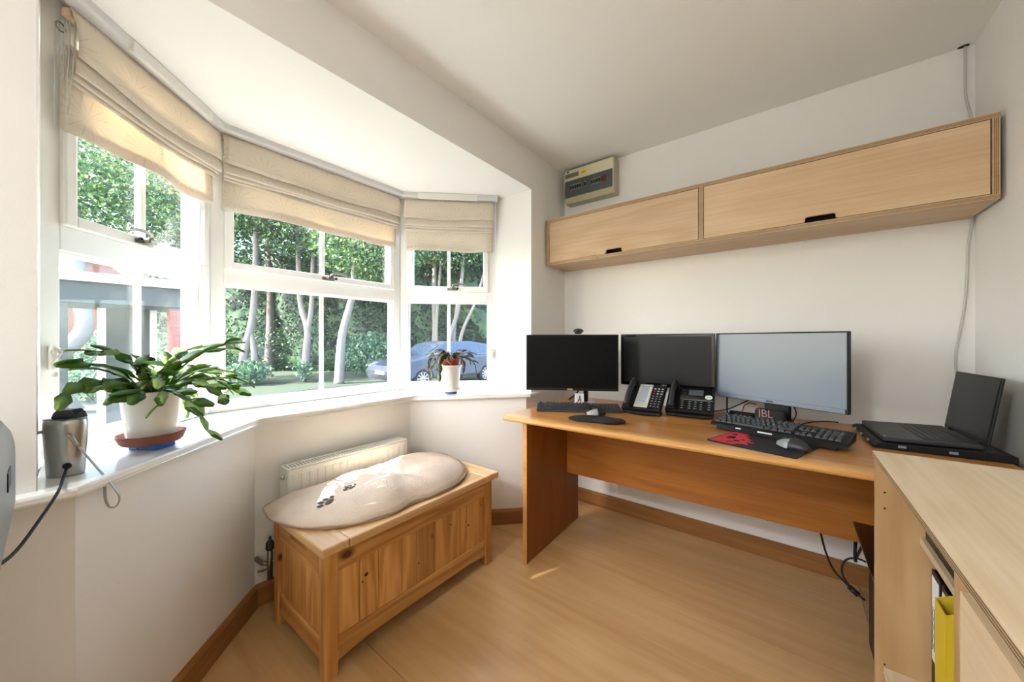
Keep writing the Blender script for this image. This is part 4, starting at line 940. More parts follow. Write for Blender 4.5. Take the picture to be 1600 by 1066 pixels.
bm = bm_new(); box(bm, -.168, .168, .002, .240, .0012, .017, .004, M=Tm); bs = obj('base', bm, 'dark_grey_plastic', t)
bm = bm_new()
for r_ in range(6):
    for c_ in range(15): box(bm, -.150+c_*.0200, -.1325+c_*.0200, .108+r_*.0190, .1245+r_*.0190, .0171, .0186, 0, M=Tm)
k_ = obj('keys', bm, 'key_cap', t); k_['kind'] = 'stuff'
bm = bm_new(); box(bm, -.065, .045, .018, .090, .0171, .0174, 0, M=Tm); obj('touchpad', bm, 'dark_grey_plastic', t)
bm = bm_new(); box(bm, .140, .146, .010, .013, .0171, .0176, 0, M=Tm); box(bm, .148, .152, .010, .013, .0171, .0176, 0, M=Tm); obj('indicator', bm, 'paper_white', t)
Ts = Matrix.Translation((0, .243, .022)) @ Matrix.Rotation(math.radians(-8), 4, 'X')
bm = bm_new(); box(bm, -.168, .168, 0, .008, 0, .228, .003, M=Ts); obj('lid', bm, 'black_plastic', t)
bm = bm_new(); box(bm, -.160, .160, -.0008, -.0001, .018, .220, 0, M=Ts); obj('screen', bm, 'screen_grey', t)
for x in (-.12, .12): bm = bm_new(); tube(bm, [(x-.02, .243, .022), (x+.02, .243, .022)], .006, 8); obj('hinge', bm, 'black_plastic', t)

# plants ------------------------------------------------------------------
def leaf_mesh(name, m, l=1.0, w=.42, teeth=2, curl=.08):
    bm = bm_new(); mid = []; le = []; ri = []; n = 8
    for i in range(n+1):
        a = i/n; ww = w*.5*math.sin(PI*(.06+.88*a))**.7*(1+.10*math.cos(a*2*PI*teeth*1.0))
        if i in (0,): ww = w*.10
        z = curl*math.sin(PI*a)
        mid.append(bm.verts.new((0, l*a, z+.035))); le.append(bm.verts.new((-ww, l*a, z-.02))); ri.append(bm.verts.new((ww, l*a, z-.02)))
    lo = [bm.verts.new((0, l*i/n, curl*math.sin(PI*i/n)-.045)) for i in range(n+1)]
    for i in range(n):
        for a_, b_ in ((le, mid), (mid, ri), (ri, lo), (lo, le)): bm.faces.new((a_[i], a_[i+1], b_[i+1], b_[i])).smooth = True
    bmesh.ops.recalc_face_normals(bm, faces=bm.faces[:]); me = bpy.data.meshes.new(name); bm.to_mesh(me); bm.free(); me.materials.append(MATS[m]); return me
def frame(d, roll):
    d = d.normalized(); s = d.cross(Vector((0, 0, 1)))
    s = s.normalized() if s.length > 1e-3 else Vector((1, 0, 0)); nrm = s.cross(d).normalized()
    q_ = Matrix.Rotation(roll, 3, d); s = q_ @ s; nrm = q_ @ nrm
    return Matrix((s, d, nrm)).transposed()
RADXY = Vector(pix(103, 741, .8155)[:2])
def add_leaf(parent, me, p, d, ln, roll, wd=1.0):
    o = bpy.data.objects.new('leaf', me); COL.objects.link(o); o.parent = parent
    o.matrix_local = Matrix.Translation(p) @ frame(d, roll).to_4x4() @ Matrix.Diagonal((ln*wd, ln, ln, 1)); return o
PB = pix(238, 690, .834); PB = Vector((PB.x, PB.y, .815))
t = thing('blue_block', 'bright blue plastic block under the terracotta saucer', 'block', PB, .6)
for xa in (-.045, .016): bm = bm_new(); box(bm, xa, xa+.029, -.03, .03, .0005, .019, .002); obj('block', bm, 'blue_plastic', t)
bm = bm_new(); box(bm, -.0155, .0155, -.029, .029, .0005, .0188, .002); obj('block', bm, 'blue_dark', t)
pl = thing('christmas_cactus', 'large green christmas cactus in a white pot on the left sill', 'plant', PB+Vector((0, 0, .0195)))
bm = bm_new(); lathe(bm, [(.068, 0), (.072, .004), (.080, .026), (.080, .029), (.075, .029), (.070, .007), (.0, .006)], 36); obj('saucer', bm, 'terracotta', pl)
bm = bm_new(); lathe(bm, [(.056, .0075), (.058, .012), (.0725, .155), (.0735, .160), (.0690, .160), (.066, .145), (.0, .144)], 40); obj('pot', bm, 'pot_white', pl)
bm = bm_new(); lathe(bm, [(.0655, .1445), (.05, .149), (.0, .151)], 24, cap=False); obj('soil', bm, 'soil', pl)
LM = [leaf_mesh('leaf', 'cactus_leaf', w=w_, curl=c_) for w_, c_ in ((.58, .05), (.52, .08), (.64, .03))]
rg = random.Random(21)
WIN_N = Vector((-.707, -.707, 0))
def branches(pl, LM, n, z0, r0, seg, up_, droop, azf, rg, nseg):
    for b in range(n):
        az = azf(b); d = Vector((math.cos(az), math.sin(az), 0)); e = up_(b)
        p = d*rg.uniform(.0, r0)+Vector((0, 0, z0)); el = e; sub = nseg(b)
        for k in range(sub):
            dv = Vector((d.x*math.cos(el), d.y*math.cos(el), math.sin(el))); ln = seg*rg.uniform(.8, 1.2)
            # keep foliage off the window pane and above the sill
            wpnt = pl.location+p+dv*ln
            if (wpnt.x+wpnt.y) < -1.530 and pl.location.y < 1: break
            if pl.location.y > 1 and (wpnt.y-wpnt.x) > 3.47: break
            if wpnt.z < .83: break
            if pl.location.y < 1 and (Vector((wpnt.x, wpnt.y))-RADXY).length < .075 and wpnt.z < 1.02: break
            add_leaf(pl, rg.choice(LM), p, dv, ln*1.06, rg.uniform(-.9, .9), rg.uniform(.8, 1.15))
            if k >= 1 and rg.random() < .45:
                a2 = az+rg.choice((-1, 1))*rg.uniform(.5, .9); dv2 = Vector((math.cos(a2)*math.cos(el*.8), math.sin(a2)*math.cos(el*.8), math.sin(el*.8)))
                w2 = pl.location+p+dv*ln+dv2*ln
                if (w2.x+w2.y) > (-1.53 if pl.location.y < 1 else -9) and w2.z > .83 and (w2.y-w2.x) < 3.47: add_leaf(pl, rg.choice(LM), p+dv*ln*.95, dv2, ln, rg.uniform(-.9, .9), rg.uniform(.8, 1.1))
            p = p+dv*ln*.97; el -= droop*rg.uniform(.6, 1.4); az += rg.uniform(-.25, .25); d = Vector((math.cos(az), math.sin(az), 0))
def az1(b):
    base = [math.radians(x) for x in (-45, 135, -30, 120, -60, 150, -10, 100, 45, 20, 70, -75, -45, 135, -50, 140, 160, -20)]
    return base[b % len(base)]+rg.uniform(-.3, .3)
branches(pl, LM, 40, .150, .045, .056, lambda b: rg.uniform(.5, 1.2) if b % 3 else rg.uniform(.1, .6), .34, az1, rg, lambda b: rg.choice((3, 4, 4, 5)))
# small plant on the right sill
PS = pix(704, 613, .823); PS = Vector((PS.x, PS.y, .815))
t = thing('blue_coaster', 'small round blue lid under the little plant pot', 'lid', PS)
bm = bm_new(); lathe(bm, [(.036, .0004), (.040, .003), (.040, .011), (.036, .014)], 28); obj('lid_body', bm, 'blue_dark', t)
ps = thing('red_leaved_cactus', 'small christmas cactus with reddish drooping leaves on the right sill', 'plant', PS+Vector((0, 0, .0145)))
bm = bm_new(); lathe(bm, [(.045, .0), (.048, .004), (.060, .018), (.060, .022), (.054, .022), (.05, .006), (0, .005)], 30); obj('dish', bm, 'white_plastic', ps)
bm = bm_new(); lathe(bm, [(.048, .0062), (.050, .012), (.064, .150), (.070, .152), (.070, .165), (.064, .165), (.062, .150), (0, .149)], 36); obj('outer_pot', bm, 'pot_white', ps)
bm = bm_new(); lathe(bm, [(.046, .150), (.054, .192), (.058, .192), (.058, .204), (.053, .204), (.050, .190), (0, .189)], 30); obj('inner_pot', bm, 'pot_terracotta', ps)
bm = bm_new(); lathe(bm, [(.049, .1895), (.03, .194), (0, .195)], 20, cap=False); obj('soil', bm, 'soil', ps)
LR = [leaf_mesh('leaf', 'cactus_red', w=w_, curl=c_) for w_, c_ in ((.5, .08), (.44, .14), (.55, .05))]
branches(ps, LR, 26, .192, .03, .046, lambda b: rg.uniform(.5, 1.2), .62, lambda b: 2*PI*b/26+rg.uniform(-.2, .2), rg, lambda b: rg.choice((3, 4, 5)))

# radio ------------------------------------------------------------------
RB = pix(103, 741, .8155); RB = Vector((RB.x, RB.y, .8152))
ro = thing('portable_radio', 'silver cylindrical radio with antenna and wrist strap at the left sill end', 'radio', RB, .75)
bm = bm_new(); lathe(bm, [(.036, 0), (.038, .003), (.0415, .06), (.044, .10), (.0445, .128), (.043, .137), (.040, .140), (0, .1402)], 36, sx=.90, sy=.74); obj('body', bm, 'silver', ro)
bm = bm_new(); prism(bm, [(-.030, -.002), (-.024, .012), (-.016, .020), (.016, .020), (.024, .012), (.030, -.002)], -.014, .014, bev=.003, axis='Y'); o_ = obj('handle', bm, 'dark_grey_plastic', ro, loc=(.0, .008, .1415))
bm = bm_new(); box(bm, -.024, .024, -.028, -.010, .1403, .1425, .001); obj('display', bm, 'black_gloss', ro)
lp = lambda wv: toloc(ro) @ Vector(wv)
bm = bm_new(); A0 = RB+Vector((-.035, -.012, .112)); fw2 = Vector((RB.x, RB.y, 0)).normalized(); rt2 = Vector((fw2.y, -fw2.x, 0))
a_ = RB-rt2*.036+Vector((0, 0, .112)); b_ = RB-rt2*.046+Vector((0, 0, .112)); tube(bm, [a_, b_], .004, 8); wobj('antenna_joint', bm, 'silver', ro)
zt_ = RB.z+.112
for (h0, h1, r_) in ((0, .16, .0040), (.16, .30, .0033), (.30, .44, .0027), (.44, .57, .0022), (.57, .70, .0017)):
    bm = bm_new(); s_ = Vector((-.010, -.001, 1)); p0 = b_+Vector((-.010*h0, 0, h0)); p1 = b_+Vector((-.010*h1, 0, h1)); tube(bm, [p0, p1], r_, 8); wobj('antenna_section', bm, 'silver', ro)
# strap: fastening, loop
f0 = RB-fw2*.034+rt2*.004+Vector((0, 0, .105))
bm = bm_new(); tube(bm, [f0, f0-fw2*.008+Vector((0, 0, .001)), f0-fw2*.010+rt2*.006+Vector((0, 0, -.012)), f0-fw2*.010+rt2*.014+Vector((0, 0, -.030))], .0055, 8, flat=.6); wobj('strap_clip', bm, 'silver_plastic', ro)
s0 = f0-fw2*.011+rt2*.016+Vector((0, 0, -.032))
bm = bm_new(); tube(bm, spline([s0, s0+rt2*.028+Vector((0, 0, -.055))-fw2*.02, s0+rt2*.050+Vector((0, 0, -.095))-fw2*.045, s0+rt2*.064+Vector((0, 0, -.130))-fw2*.05, s0+rt2*.060+Vector((0, 0, -.152))-fw2*.05, s0+rt2*.048+Vector((0, 0, -.152))-fw2*.05, s0+rt2*.041+Vector((0, 0, -.130))-fw2*.05, s0+rt2*.040+Vector((0, 0, -.100))-fw2*.045], 6), .0042, 6, flat=.3); wobj('wrist_strap', bm, 'silver_plastic', ro)
j0 = RB-fw2*.030+rt2*.002+Vector((0, 0, .027))
bm = bm_new(); tube(bm, [j0+fw2*.002, j0-fw2*.010], [.009, .006], 10); wobj('power_plug', bm, 'rubber_black', ro)
bm = bm_new(); tube(bm, spline([j0-fw2*.009, j0-fw2*.03+rt2*-.006+Vector((0, 0, -.02)), pdep(90, 770, .78), pdep(60, 815, .72), pdep(28, 858, .66), pdep(0, 882, .62), pdep(-40, 905, .58)], 8), .0030, 6); wobj('power_lead', bm, 'rubber_black', ro)

# printer corner on a cabinet at the far left ------------------------------------
t = thing('low_cabinet', 'white low cabinet at the left wall carrying the grey printer', 'cabinet', (-1.08, -.42, 0))
bm = bm_new(); box(bm, -1.30, -.86, -.72, -.115, .0, .80, .002); wobj('carcass', bm, 'white_plastic', t)
bm = bm_new(); box(bm, -1.302, -.84, -.73, -.10, .8005, .826, .003); wobj('worktop', bm, 'beech_ply', t)
for y in (-.71, -.41): bm = bm_new(); box(bm, -.8598, -.842, y, y+.295, .03, .79, .002); d_ = wobj('door', bm, 'white_plastic', t)
t = thing('printer', 'grey printer corner with chrome top at the left picture edge', 'printer', (-1.0, -.28, .8265))
bm = bm_new(); prism(bm, [(-1.215, .827), (-.82, .827), (-.82, 1.02), (-.90, 1.035), (-1.08, .99), (-1.18, .955), (-1.208, .942), (-1.218, .925)], -.46, -.043, bev=.004, axis='Y'); wobj('case', bm, 'printer_grey', t)
bm = bm_new(); prism(bm, [(-1.205, .9455), (-1.18, .9575), (-1.08, .9925), (-.91, 1.035), (-.91, 1.040), (-1.08, .998), (-1.18, .963), (-1.212, .949)], -.44, -.050, bev=.001, axis='Y'); wobj('top_panel', bm, 'chrome', t)
bm = bm_new(); box(bm, -1.055, -.99, -.0429, -.0415, .905, .935, .0006); wobj('slot', bm, 'black_plastic', t)

# unseen ceiling fill light, added behind the camera to brighten the room -----------------------------------
t = thing('added_fill_light', 'round white fill light added on the ceiling behind the camera', 'fill_lamp', (-.92, -1.45, CZ))
emis('fill_glow', '#fbfcff', 2.0)
bm = bm_new(); lathe(bm, [(.20, -.001), (.205, -.02), (.20, -.03)], 32); obj('base_plate', bm, 'white_plastic', t)
bm = bm_new(); lathe(bm, [(.19, -.0305), (.18, -.06), (.14, -.085), (.07, -.10), (.01, -.104)], 32); obj('diffuser', bm, 'fill_glow', t)
ld_ = bpy.data.lights.new('fill_lamp', 'AREA'); ld_.shape = 'DISK'; ld_.size = .42; ld_.energy = FILL_WATTS; ld_.color = (.95, .98, 1.0)
lo2 = bpy.data.objects.new('fill_lamp', ld_); COL.objects.link(lo2); lo2.location = (-.92, -1.45, CZ-.115)

# ------------------------------------------------------------------ outside
bm = bm_new(); box(bm, -60, -1.9, -40, 45, GZ-.2, GZ); g_ = obj('lawn', bm, 'grass'); prop(g_, 'grass lawn outside the bay window with tree shade put into its colour', 'lawn', None, 'stuff')
t = prop(obj('driveway', (lambda b: (box(b, -9.2, -2.3, 4.2, 20, GZ, GZ+.02), b)[1])(bm_new()), 'asphalt'), 'grey asphalt drive under the parked car', 'drive')
def leaves(bm, n, fpos, size, rg):
    gs = rg.gauss; vn = bm.verts.new; fn = bm.faces.new
    for _ in range(n):
        p = fpos(); q = size*rg.uniform(.6, 1.4)
        a = Vector((gs(0, 1), gs(0, 1), gs(0, 1))).normalized(); b = a.orthogonal().normalized(); c = a.cross(b)
        t = rg.uniform(0, 6.28); b, c = (b*math.cos(t)+c*math.sin(t))*q, (c*math.cos(t)-b*math.sin(t))*q
        fn((vn(p-b*.5), vn(p-c*.32), vn(p+b*.55), vn(p+c*.32)))
rgo = random.Random(99)
def blob(rg, c, r):
    v = Vector((rg.gauss(0, 1), rg.gauss(0, 1), rg.gauss(0, 1))).normalized()*(rg.random()**.45); return Vector((c[0]+v.x*r[0], c[1]+v.y*r[1], c[2]+v.z*r[2]))
def gp(u, s): d = FW+(u-CAM_CX)/CAM_F*RT; return Vector((d.x*s, d.y*s, GZ))
# hedge far behind: dense wall of leaves
def hedge(name, label, A, B, h, th, n, size, m='hedge_leaf'):
    A = Vector(A); B = Vector(B); d = B-A; nrm = Vector((-d.y, d.x, 0)).normalized()
    t = thing(name, label, 'hedge', ((A.x+B.x)/2, (A.y+B.y)/2, GZ))
    bm = bm_new()
    def f():
        k = rgo.random(); z = rgo.random()**.85*h; o = rgo.uniform(-th, th)*(1-.3*z/h)+.4*mnoise.noise(Vector((k*14, z*.9, 0)))
        p = A+d*k+nrm*o; return Vector((p.x, p.y, GZ+z*(1+.12*mnoise.noise(Vector((k*20, 3, 1))))))
    leaves(bm, n, f, size, rgo); k_ = wobj('foliage', bm, m, t, fix=False); k_['kind'] = 'stuff'
    bm = bm_new(); g = []
    Lh = d.length; nn = int(Lh/.8)
    sheet(bm, lambda u, v: (lambda p: (p.x, p.y, GZ+v*h*.93))(A+d*u+nrm*(.35*math.sin(u*40+v*4)+.3*mnoise.noise(Vector((u*25, v*6, 2))))), nn, 8, .3)
    wobj('inner_twigs', bm, 'hedge_leaf', t)
hedge('tall_hedge', 'tall dark green hedge beyond the lawn', gp(250, 18.5), gp(840, 17.0), 6.0, .9, 60000, .125)
def tree(label, base, pts, r0, crown, n, size, bark, m='tree_leaf', forks=()):
    if size > .12: n = int(n*1.9); size *= .72
    t = thing('tree', label, 'tree', base, 0, 'trees outside the bay')
    bm = bm_new(); P = spline([Vector(base)+Vector(p) for p in pts], 6); N_ = len(P)
    tube(bm, P, [r0*(1-.6*i/N_) for i in range(N_)], 10); wobj('trunk', bm, bark, t)
    for fp, fr in forks:
        bm = bm_new(); Q = spline([Vector(base)+Vector(p) for p in fp], 6); tube(bm, Q, [fr*(1-.55*i/len(Q)) for i in range(len(Q))], 8); wobj('branch', bm, bark, t)
    bm = bm_new()
    for (c, r, k) in crown: leaves(bm, int(n*k), lambda: blob(rgo, (base[0]+c[0], base[1]+c[1], base[2]+c[2]), r), size, rgo)
    k_ = wobj('foliage', bm, m, t, fix=False); k_['kind'] = 'stuff'
    return t
rr_ = RT
def lat(a, z): return (RT.x*a, RT.y*a, z)
b = gp(388, 13.0); tree('leaning pale trunk tree at the left of the middle window', b, [lat(-.25, 0), lat(-.15, 1), lat(.15, 2.3), lat(.25, 4), lat(.3, 8)], .17, [((RT.x*.2, RT.y*.2, 7.2), (2.2, 2.2, 2.0), 1)], 5200, .17, 'birch_bark', forks=[([lat(.15, 0), lat(.22, .9), lat(.10, 1.8)], .14)])
b = gp(474, 13.5); tree('forked pale trunk tree in the middle window', b, [lat(.05, 0), lat(.1, 1), lat(.15, 1.9), lat(-.12, 3.0), lat(-.2, 5), lat(-.3, 8)], .15, [((0, 0, 6.4), (2.0, 2.0, 1.9), 1)], 4600, .17, 'birch_bark', forks=[([lat(.13, 1.8), lat(.30, 2.7), lat(.36, 4.5), lat(.5, 8)], .11)])
b = gp(532, 12.5); tree('birch with curved trunk right of the glazing bar', b, [lat(-.05, 0), lat(.0, 1), lat(.08, 1.8), lat(.35, 2.8), lat(.45, 3.4), lat(.5, 7)], .17, [((RT.x*1.1, RT.y*1.1, 5.2), (2.1, 2.1, 1.7), 1)], 5200, .17, 'birch_bark')
b = gp(645, 16); tree('slender pale tree behind the car bonnet', b, [lat(.9, 0), lat(1.0, 2), lat(.95, 4), lat(1.1, 8)], .16, [((RT.x*1, RT.y*1, 6.6), (2.0, 2.0, 1.9), 1)], 3600, .18, 'birch_bark', forks=[([lat(1.9, 0), lat(1.85, 2), lat(2.2, 4.5), lat(2.3, 7)], .10)])
b = gp(718, 15.5); tree('pale multi-stemmed tree behind the car roof', b, [lat(-.5, 0), lat(-.45, 1.5), lat(.0, 3.2), lat(.3, 7)], .13, [((0, 0, 6.4), (2.2, 2.2, 1.9), 1)], 3600, .18, 'birch_bark', forks=[([lat(-.2, 0), lat(.1, 1.8), lat(.7, 3.2), lat(1.1, 4.6)], .09), ([lat(-.9, 0), lat(-1.0, 2), lat(-.8, 5)], .09)])
b = gp(420, 17.5); tree('big leafy tree filling the upper middle window', b, [lat(0, 0), lat(.1, 3), lat(0, 8)], .25, [((-1.5, -.8, 7.5), (3.2, 3.2, 3.0), .6), ((.8, 2.5, 7.0), (3.0, 3.0, 2.6), .5)], 9000, .2, 'grey_bark', m='tree_leaf')
b = gp(600, 18.5); tree('dark leafy tree behind the right end of the hedge', b, [lat(0, 0), lat(.1, 3), lat(0, 8)], .25, [((0, 0, 7.6), (3.4, 3.4, 3.0), 1)], 8000, .2, 'grey_bark', m='hedge_leaf')
b = gp(800, 19); tree('leafy tree beyond the right window', b, [lat(0, 0), lat(.1, 3), lat(0, 8)], .22, [((0, 0, 6.5), (3.0, 3.0, 3.2), 1)], 6500, .2, 'grey_bark', m='tree_leaf')
# left window view
b = gp(112, 7.5); tree('birch with bent trunk seen through the left window', b, [(0, 0, 0), (.1, -.35, .9), (.05, .15, 1.7), (.0, .1, 2.6), (.0, .0, 5)], .20, [((-.4, .6, 4.9), (1.6, 2.4, 1.5), 1)], 5200, .13, 'birch_bark')
b = gp(280, 13.5); tree('dense shady tree filling the upper left window', b, [(0, 0, 0), (.1, 0, 3), (0, 0, 6)], .22, [((0, -1.0, 7.9), (2.6, 5.2, 2.8), 1)], 11000, .19, 'grey_bark', m='hedge_leaf')
# unseen tree added so its low branch shades the upper left panes
cl = Vector((-1.86, .21, 1.645))-SUN_DIR*7.0; tb = Vector((cl.x-1.6, cl.y+.4, GZ)); cr_ = cl-tb
tree('unseen tree added south of the bay to shade the upper left panes', tb, [(0, 0, 0), (.05, 0, 2), (.0, .0, 4), (-.2, .2, 6.5)], .14, [((cr_.x+.917*k_, cr_.y-.4*k_, cr_.z-.01), (.18, .13, .185), .24) for k_ in (-.24, -.08, .08, .24)]+[((-.7, .3, cr_.z+1.6), (1.2, 1.2, 1.1), .78)], 3600, .10, 'grey_bark', forks=[([(0, 0, 3.4), (cr_.x*.5, cr_.y*.5, cr_.z-.3), (cr_.x, cr_.y, cr_.z)], .04)])
# low shrubs
def shrub(label, base, r, h, n, size, m='shrub_leaf'):
    t = thing('shrub', label, 'shrub', base, 0, 'shrubs on the lawn'); bm = bm_new(); rg_ = random.Random(int(abs(base.x*100)))
    leaves(bm, n, lambda: blob(rg_, (base.x, base.y, base.z+h*.5), (r, r, h*.5)), size, rg_); k_ = wobj('foliage', bm, m, t, fix=False); k_['kind'] = 'stuff'
    bm = bm_new()
    for k in range(5): tube(bm, [base+Vector((.05*math.cos(k), .05*math.sin(k), 0)), base+Vector((r*.5*math.cos(k*1.3), r*.5*math.sin(k*1.3), h*.6))], .012, 5)
    wobj('stems', bm, 'grey_bark', t)
shrub('pale green shrub at the foot of the left trunks', gp(388, 12.2), .75, .85, 900, .13)
shrub('small leafy shoots round the forked trunk', gp(476, 13.0), .32, .8, 260, .11)
shrub('broad bush under the hedge behind the parked car', gp(585, 15.5), 1.5, 1.9, 2200, .15)
shrub('sunlit bush before the brick house', gp(200, 11.0), 1.6, 1.9, 3200, .12)
shrub('low green bush beside the porch', gp(150, 9.0), .9, 1.0, 1500, .10)

# house across the way
hs = thing('brick_house', 'red brick house with tiled roof across the way', 'house', gp(190, 19.0), 0)
H0 = gp(190, 19.0)
def hq(nm, m, a, par=None, bev=0):
    bm = bm_new(); box(bm, *a, bev); return obj(nm, bm, m, par or hs)
def hqb(nm, m, pts, x0, x1, axis='X', par=None):
    bm = bm_new(); prism(bm, pts, x0, x1, axis=axis); return obj(nm, bm, m, par or hs)
# local axes: X away from the room is negative; the facade faces +X
mwall = 'brick_wall_y'; tiled('brick_wall_y', '#9a5540', '#b46a4f', '#b9ab9a', 4.4, axes='YZ'); tiled('roof_tile_y', '#9a5a48', '#b06c55', '#6a3d30', 3.0, bw=.6, bh=.7, axes='YZ', msize=.03)
hq('wall', mwall, (-5, 0, -6, 5.5, 0, 4.3))
bm = bm_new(); prism(bm, [(.5, 4.15), (-2.6, 7.4), (-5.6, 4.15)], -6.4, 5.9, axis='Y'); rf = obj('roof', bm, 'roof_tile_y', hs)
hq('fascia', 'upvc', (.42, .5, -6.4, 5.9, 4.02, 4.22))
bm = bm_new(); prism(bm, [(-2.6, 4.2), (-.9, 5.7), (.8, 4.2)], -.2, 1.0, axis='X'); gb = obj('gable', bm, 'brick_wall_y', hs)
for (a, b_) in (((-2.8, 4.1), (-.9, 5.85)), ((-.9, 5.85), (1.0, 4.1))):
    bm = bm_new(); prism(bm, [a, b_, (b_[0], b_[1]-.22), (a[0], a[1]-.22)], 1.0, 1.12, axis='X'); obj('bargeboard', bm, 'upvc', gb)
for y, z, ww, hh in ((1.9, 2.6, 1.5, 1.1), (-3.6, 2.6, 1.5, 1.1), (4.2, 2.6, 1.0, 1.0)):
    f_ = hq('window', 'upvc', (-.02, .06, y-ww/2, y+ww/2, z-hh/2, z+hh/2))
    for s in (-1, 1): hq('pane', 'pane_dark', (.061, .07, y+s*ww*.245-ww*.21, y+s*ww*.245+ww*.21, z-hh*.42, z+hh*.42), f_)
# porch between the houses
pc = thing('porch', 'grey porch canopy with brick pier outside the left window', 'porch', gp(278, 5.6)+Vector((-.45, -.78, 0)), 0)
def pq(nm, m, a, bev=0): bm = bm_new(); box(bm, *a, bev); return obj(nm, bm, m, pc)
pq('canopy', 'porch_grey', (-.9, .6, -1.9, .90, 2.02, 2.36)); pq('fascia', 'upvc', (.61, .66, -1.9, .90, 2.30, 2.42))
pq('post', 'porch_grey', (.40, .52, -.42, -.30, 0, 2.02)); pq('door_panel', 'porch_grey', (-.6, -.5, .05, .62, 0, 2.02)); pq('door_frame', 'upvc', (-.5, -.44, .0, .09, 0, 2.02)); pq('door_frame', 'upvc', (-.5, -.44, .58, .66, 0, 2.02))
pr_ = thing('brick_pier', None, None, (.45, .78, 0)); pr_.parent = pc
me_ = None
for r_ in range(25):
    for s in (0, 1):
        if me_ is None:
            bm = bm_new(); box(bm, -.052, .052, -.11, .11, .003, .073, .004, 1); me_ = bpy.data.meshes.new('brick'); bm.to_mesh(me_); bm.free(); me_.materials.append(MATS['red_brick'])
        o = bpy.data.objects.new('brick', me_); COL.objects.link(o); o.parent = pr_
        o.location = ((-.056 if s == 0 else .056) if r_ % 2 == 0 else 0, 0 if r_ % 2 == 0 else (-.056 if s == 0 else .056), r_*.079); o.rotation_euler = (0, 0, 0 if r_ % 2 == 0 else PI/2)
bm = bm_new(); box(bm, -.104, .104, -.104, .104, 0, 2.0); obj('mortar', bm, 'asphalt', pr_)

# parked car ------------------------------------------------------------------
wf = gp(659, 11.0); dcar = RT*math.cos(math.radians(47))+FW*math.sin(math.radians(47))
WB = 2.62; fwd = -dcar.normalized(); side = Vector((-dcar.normalized().y, dcar.normalized().x, 0))
if side.dot(-wf) < 0: side = -side       # side pointing to the house
CW = 1.76
ccen = wf + dcar.normalized()*(WB/2) - side*(CW/2-.10)
car = thing('parked_car', 'grey blue hatchback parked on the drive outside the right window', 'car', (ccen.x, ccen.y, GZ+.0205), math.atan2(fwd.y, fwd.x))
# local: +X forward, +Y left side of the car, wheels at x = +-WB/2
ys = 1 if (Matrix.Rotation(-car.rotation_euler.z, 3, 'Z') @ side).y > 0 else -1
prof = [(2.12, .30), (2.15, .55), (2.08, .72), (1.85, .82), (1.15, .97), (.55, 1.36), (.15, 1.46), (-.75, 1.47), (-1.45, 1.36), (-1.98, .98), (-2.08, .85), (-2.10, .40), (-2.0, .28)]
arch = []
def archpts(cx): return [(cx-.37*math.cos(PI*k/10), .30+.37*math.sin(PI*k/10)) for k in range(11)]
low = [(-1.69, .26)] + archpts(-WB/2) + [(-.9, .24), (.9, .24)] + archpts(WB/2) + [(1.75, .26)]
allp = prof[::-1]
poly = [(-2.0, .28)] + [p for p in archpts(-WB/2)] + [p for p in archpts(WB/2)] + [(2.24, .30), (2.27, .55), (2.20, .72), (1.90, .83), (1.15, .97), (-1.98, .98), (-2.08, .85), (-2.10, .40)]
bm = bm_new(); prism(bm, poly, -CW/2, CW/2, bev=.06, axis='Y'); obj('body', bm, 'car_paint', car)
gh = [(1.12, .975), (.55, 1.36), (.15, 1.455), (-.75, 1.465), (-1.45, 1.36), (-1.95, .985)]
bm = bm_new(); lo_v = []
for yy in (-1, 1): lo_v.append([bm.verts.new((x, yy*(CW/2-.06-(z-.97)*.32), z)) for x, z in gh])
bm.faces.new(lo_v[0]); bm.faces.new(lo_v[1][::-1])
for i in range(len(gh)-1): bm.faces.new((lo_v[0][i], lo_v[0][i+1], lo_v[1][i+1], lo_v[1][i]))
obj('cabin', bm, 'car_paint', car)
def sidewin(pts, yy):
    bm = bm_new(); f = [bm.verts.new((x, yy*(CW/2-.06-(z-.97)*.32+.006), z)) for x, z in pts]; b2 = [bm.verts.new((x, yy*(CW/2-.06-(z-.97)*.32-.01), z)) for x, z in pts]
    bm.faces.new(f); bm.faces.new(b2[::-1]); n = len(pts)
    for i in range(n): bm.faces.new((f[i], f[(i+1) % n], b2[(i+1) % n], b2[i]))
    return bm
for yy in (-1, 1):
    for pts in ([(.86, 1.02), (.52, 1.30), (.12, 1.40), (-.02, 1.405), (-.02, 1.02)], [(-.10, 1.02), (-.10, 1.405), (-.70, 1.41), (-.95, 1.38), (-1.0, 1.02)], [(-1.08, 1.04), (-1.03, 1.36), (-1.36, 1.30), (-1.62, 1.10)]):
        obj('side_window', sidewin(pts, yy), 'car_glass', car)
bm = bm_new(); f = [(1.06, -.66, 1.02), (1.06, .66, 1.02), (.58, .60, 1.355), (.58, -.60, 1.355)]
prism(bm, [(1.075, 1.015), (.575, 1.352), (.570, 1.346), (1.065, 1.005)], -.66, .66, axis='Y'); bmesh.ops.translate(bm, vec=(.02, 0, .008), verts=bm.verts[:]); obj('windscreen', bm, 'car_glass', car)
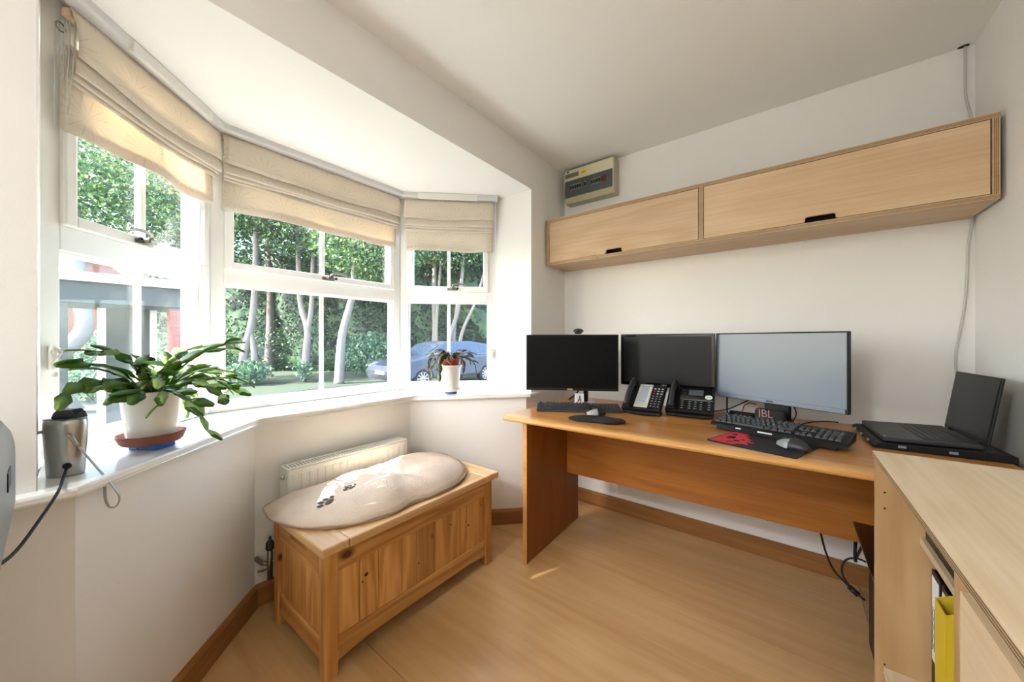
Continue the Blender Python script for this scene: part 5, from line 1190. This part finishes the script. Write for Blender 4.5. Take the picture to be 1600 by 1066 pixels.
for sx_ in (-1, 1):
    for sy_ in (-1, 1):
        wv_ = thing('wheel', None, None, (sx_*WB/2, sy_*(CW/2-.11), .3185)); wv_.parent = car
        bm = bm_new(); lathe(bm, [(.20, -.10), (.30, -.10), (.318, -.07), (.318, .07), (.30, .10), (.215, .10), (.205, .07)], 30)
        for v in bm.verts: v.co = Vector((v.co.x, v.co.z, v.co.y))
        obj('tyre', bm, 'tyre', wv_)
        bm = bm_new(); lathe(bm, [(.0, -.02), (.21, -.02), (.21, .04), (.0, .04)], 24, cap=False)
        for v in bm.verts: v.co = Vector((v.co.x, v.co.z, v.co.y))
        obj('hub_disc', bm, 'tyre', wv_)
        bm = bm_new(); lathe(bm, [(.195, .06), (.215, .06), (.215, .085), (.195, .085), (.195, .06)], 30, cap=False); lathe(bm, [(.0, .05), (.045, .05), (.045, .09), (0, .092)], 16, cap=False)
        for k in range(10):
            a = 2*PI*k/10; Mx = Matrix.Rotation(a, 4, 'Z'); box(bm, .035, .205, -.018, .018, .055, .082, 0, M=Mx)
        for v in bm.verts: v.co = Vector((v.co.x, v.co.z*sy_, v.co.y))
        obj('alloy', bm, 'alloy', wv_)
for yy in (-1, 1):
    bm = bm_new(); prism(bm, [(2.20, .62), (2.23, .72), (2.02, .80), (1.75, .82), (1.88, .70)], yy*(CW/2-.30), yy*(CW/2+.004), axis='Y'); obj('headlight', bm, 'headlight', car)
    bm = bm_new(); box(bm, .78, .95, yy*(CW/2-.02), yy*(CW/2+.18), .98, 1.10, .03); obj('door_mirror', bm, 'car_paint', car)
    for x in (-1.05, .05):
        bm = bm_new(); box(bm, x-.09, x+.09, yy*(CW/2+.001)-.008, yy*(CW/2+.001)+.014, .86, .885, .004); obj('door_handle', bm, 'car_paint', car)
    bm = bm_new(); prism(bm, [(-.85, .30), (.85, .30), (.85, .34), (-.85, .36)], yy*(CW/2-.002), yy*(CW/2+.004), axis='Y'); obj('sill_trim', bm, 'tyre', car)
bm = bm_new(); box(bm, 2.23, 2.278, -.55, .55, .34, .44, .01); obj('grille', bm, 'tyre', car)
bm = bm_new(); box(bm, 2.255, 2.292, -.26, .26, .46, .575, .003); np_ = obj('number_plate', bm, 'paper_white', car)
lettering('DE14 ZXN', .105, 'ink', np_, (2.2925, 0, .515), (PI/2, 0, PI/2))
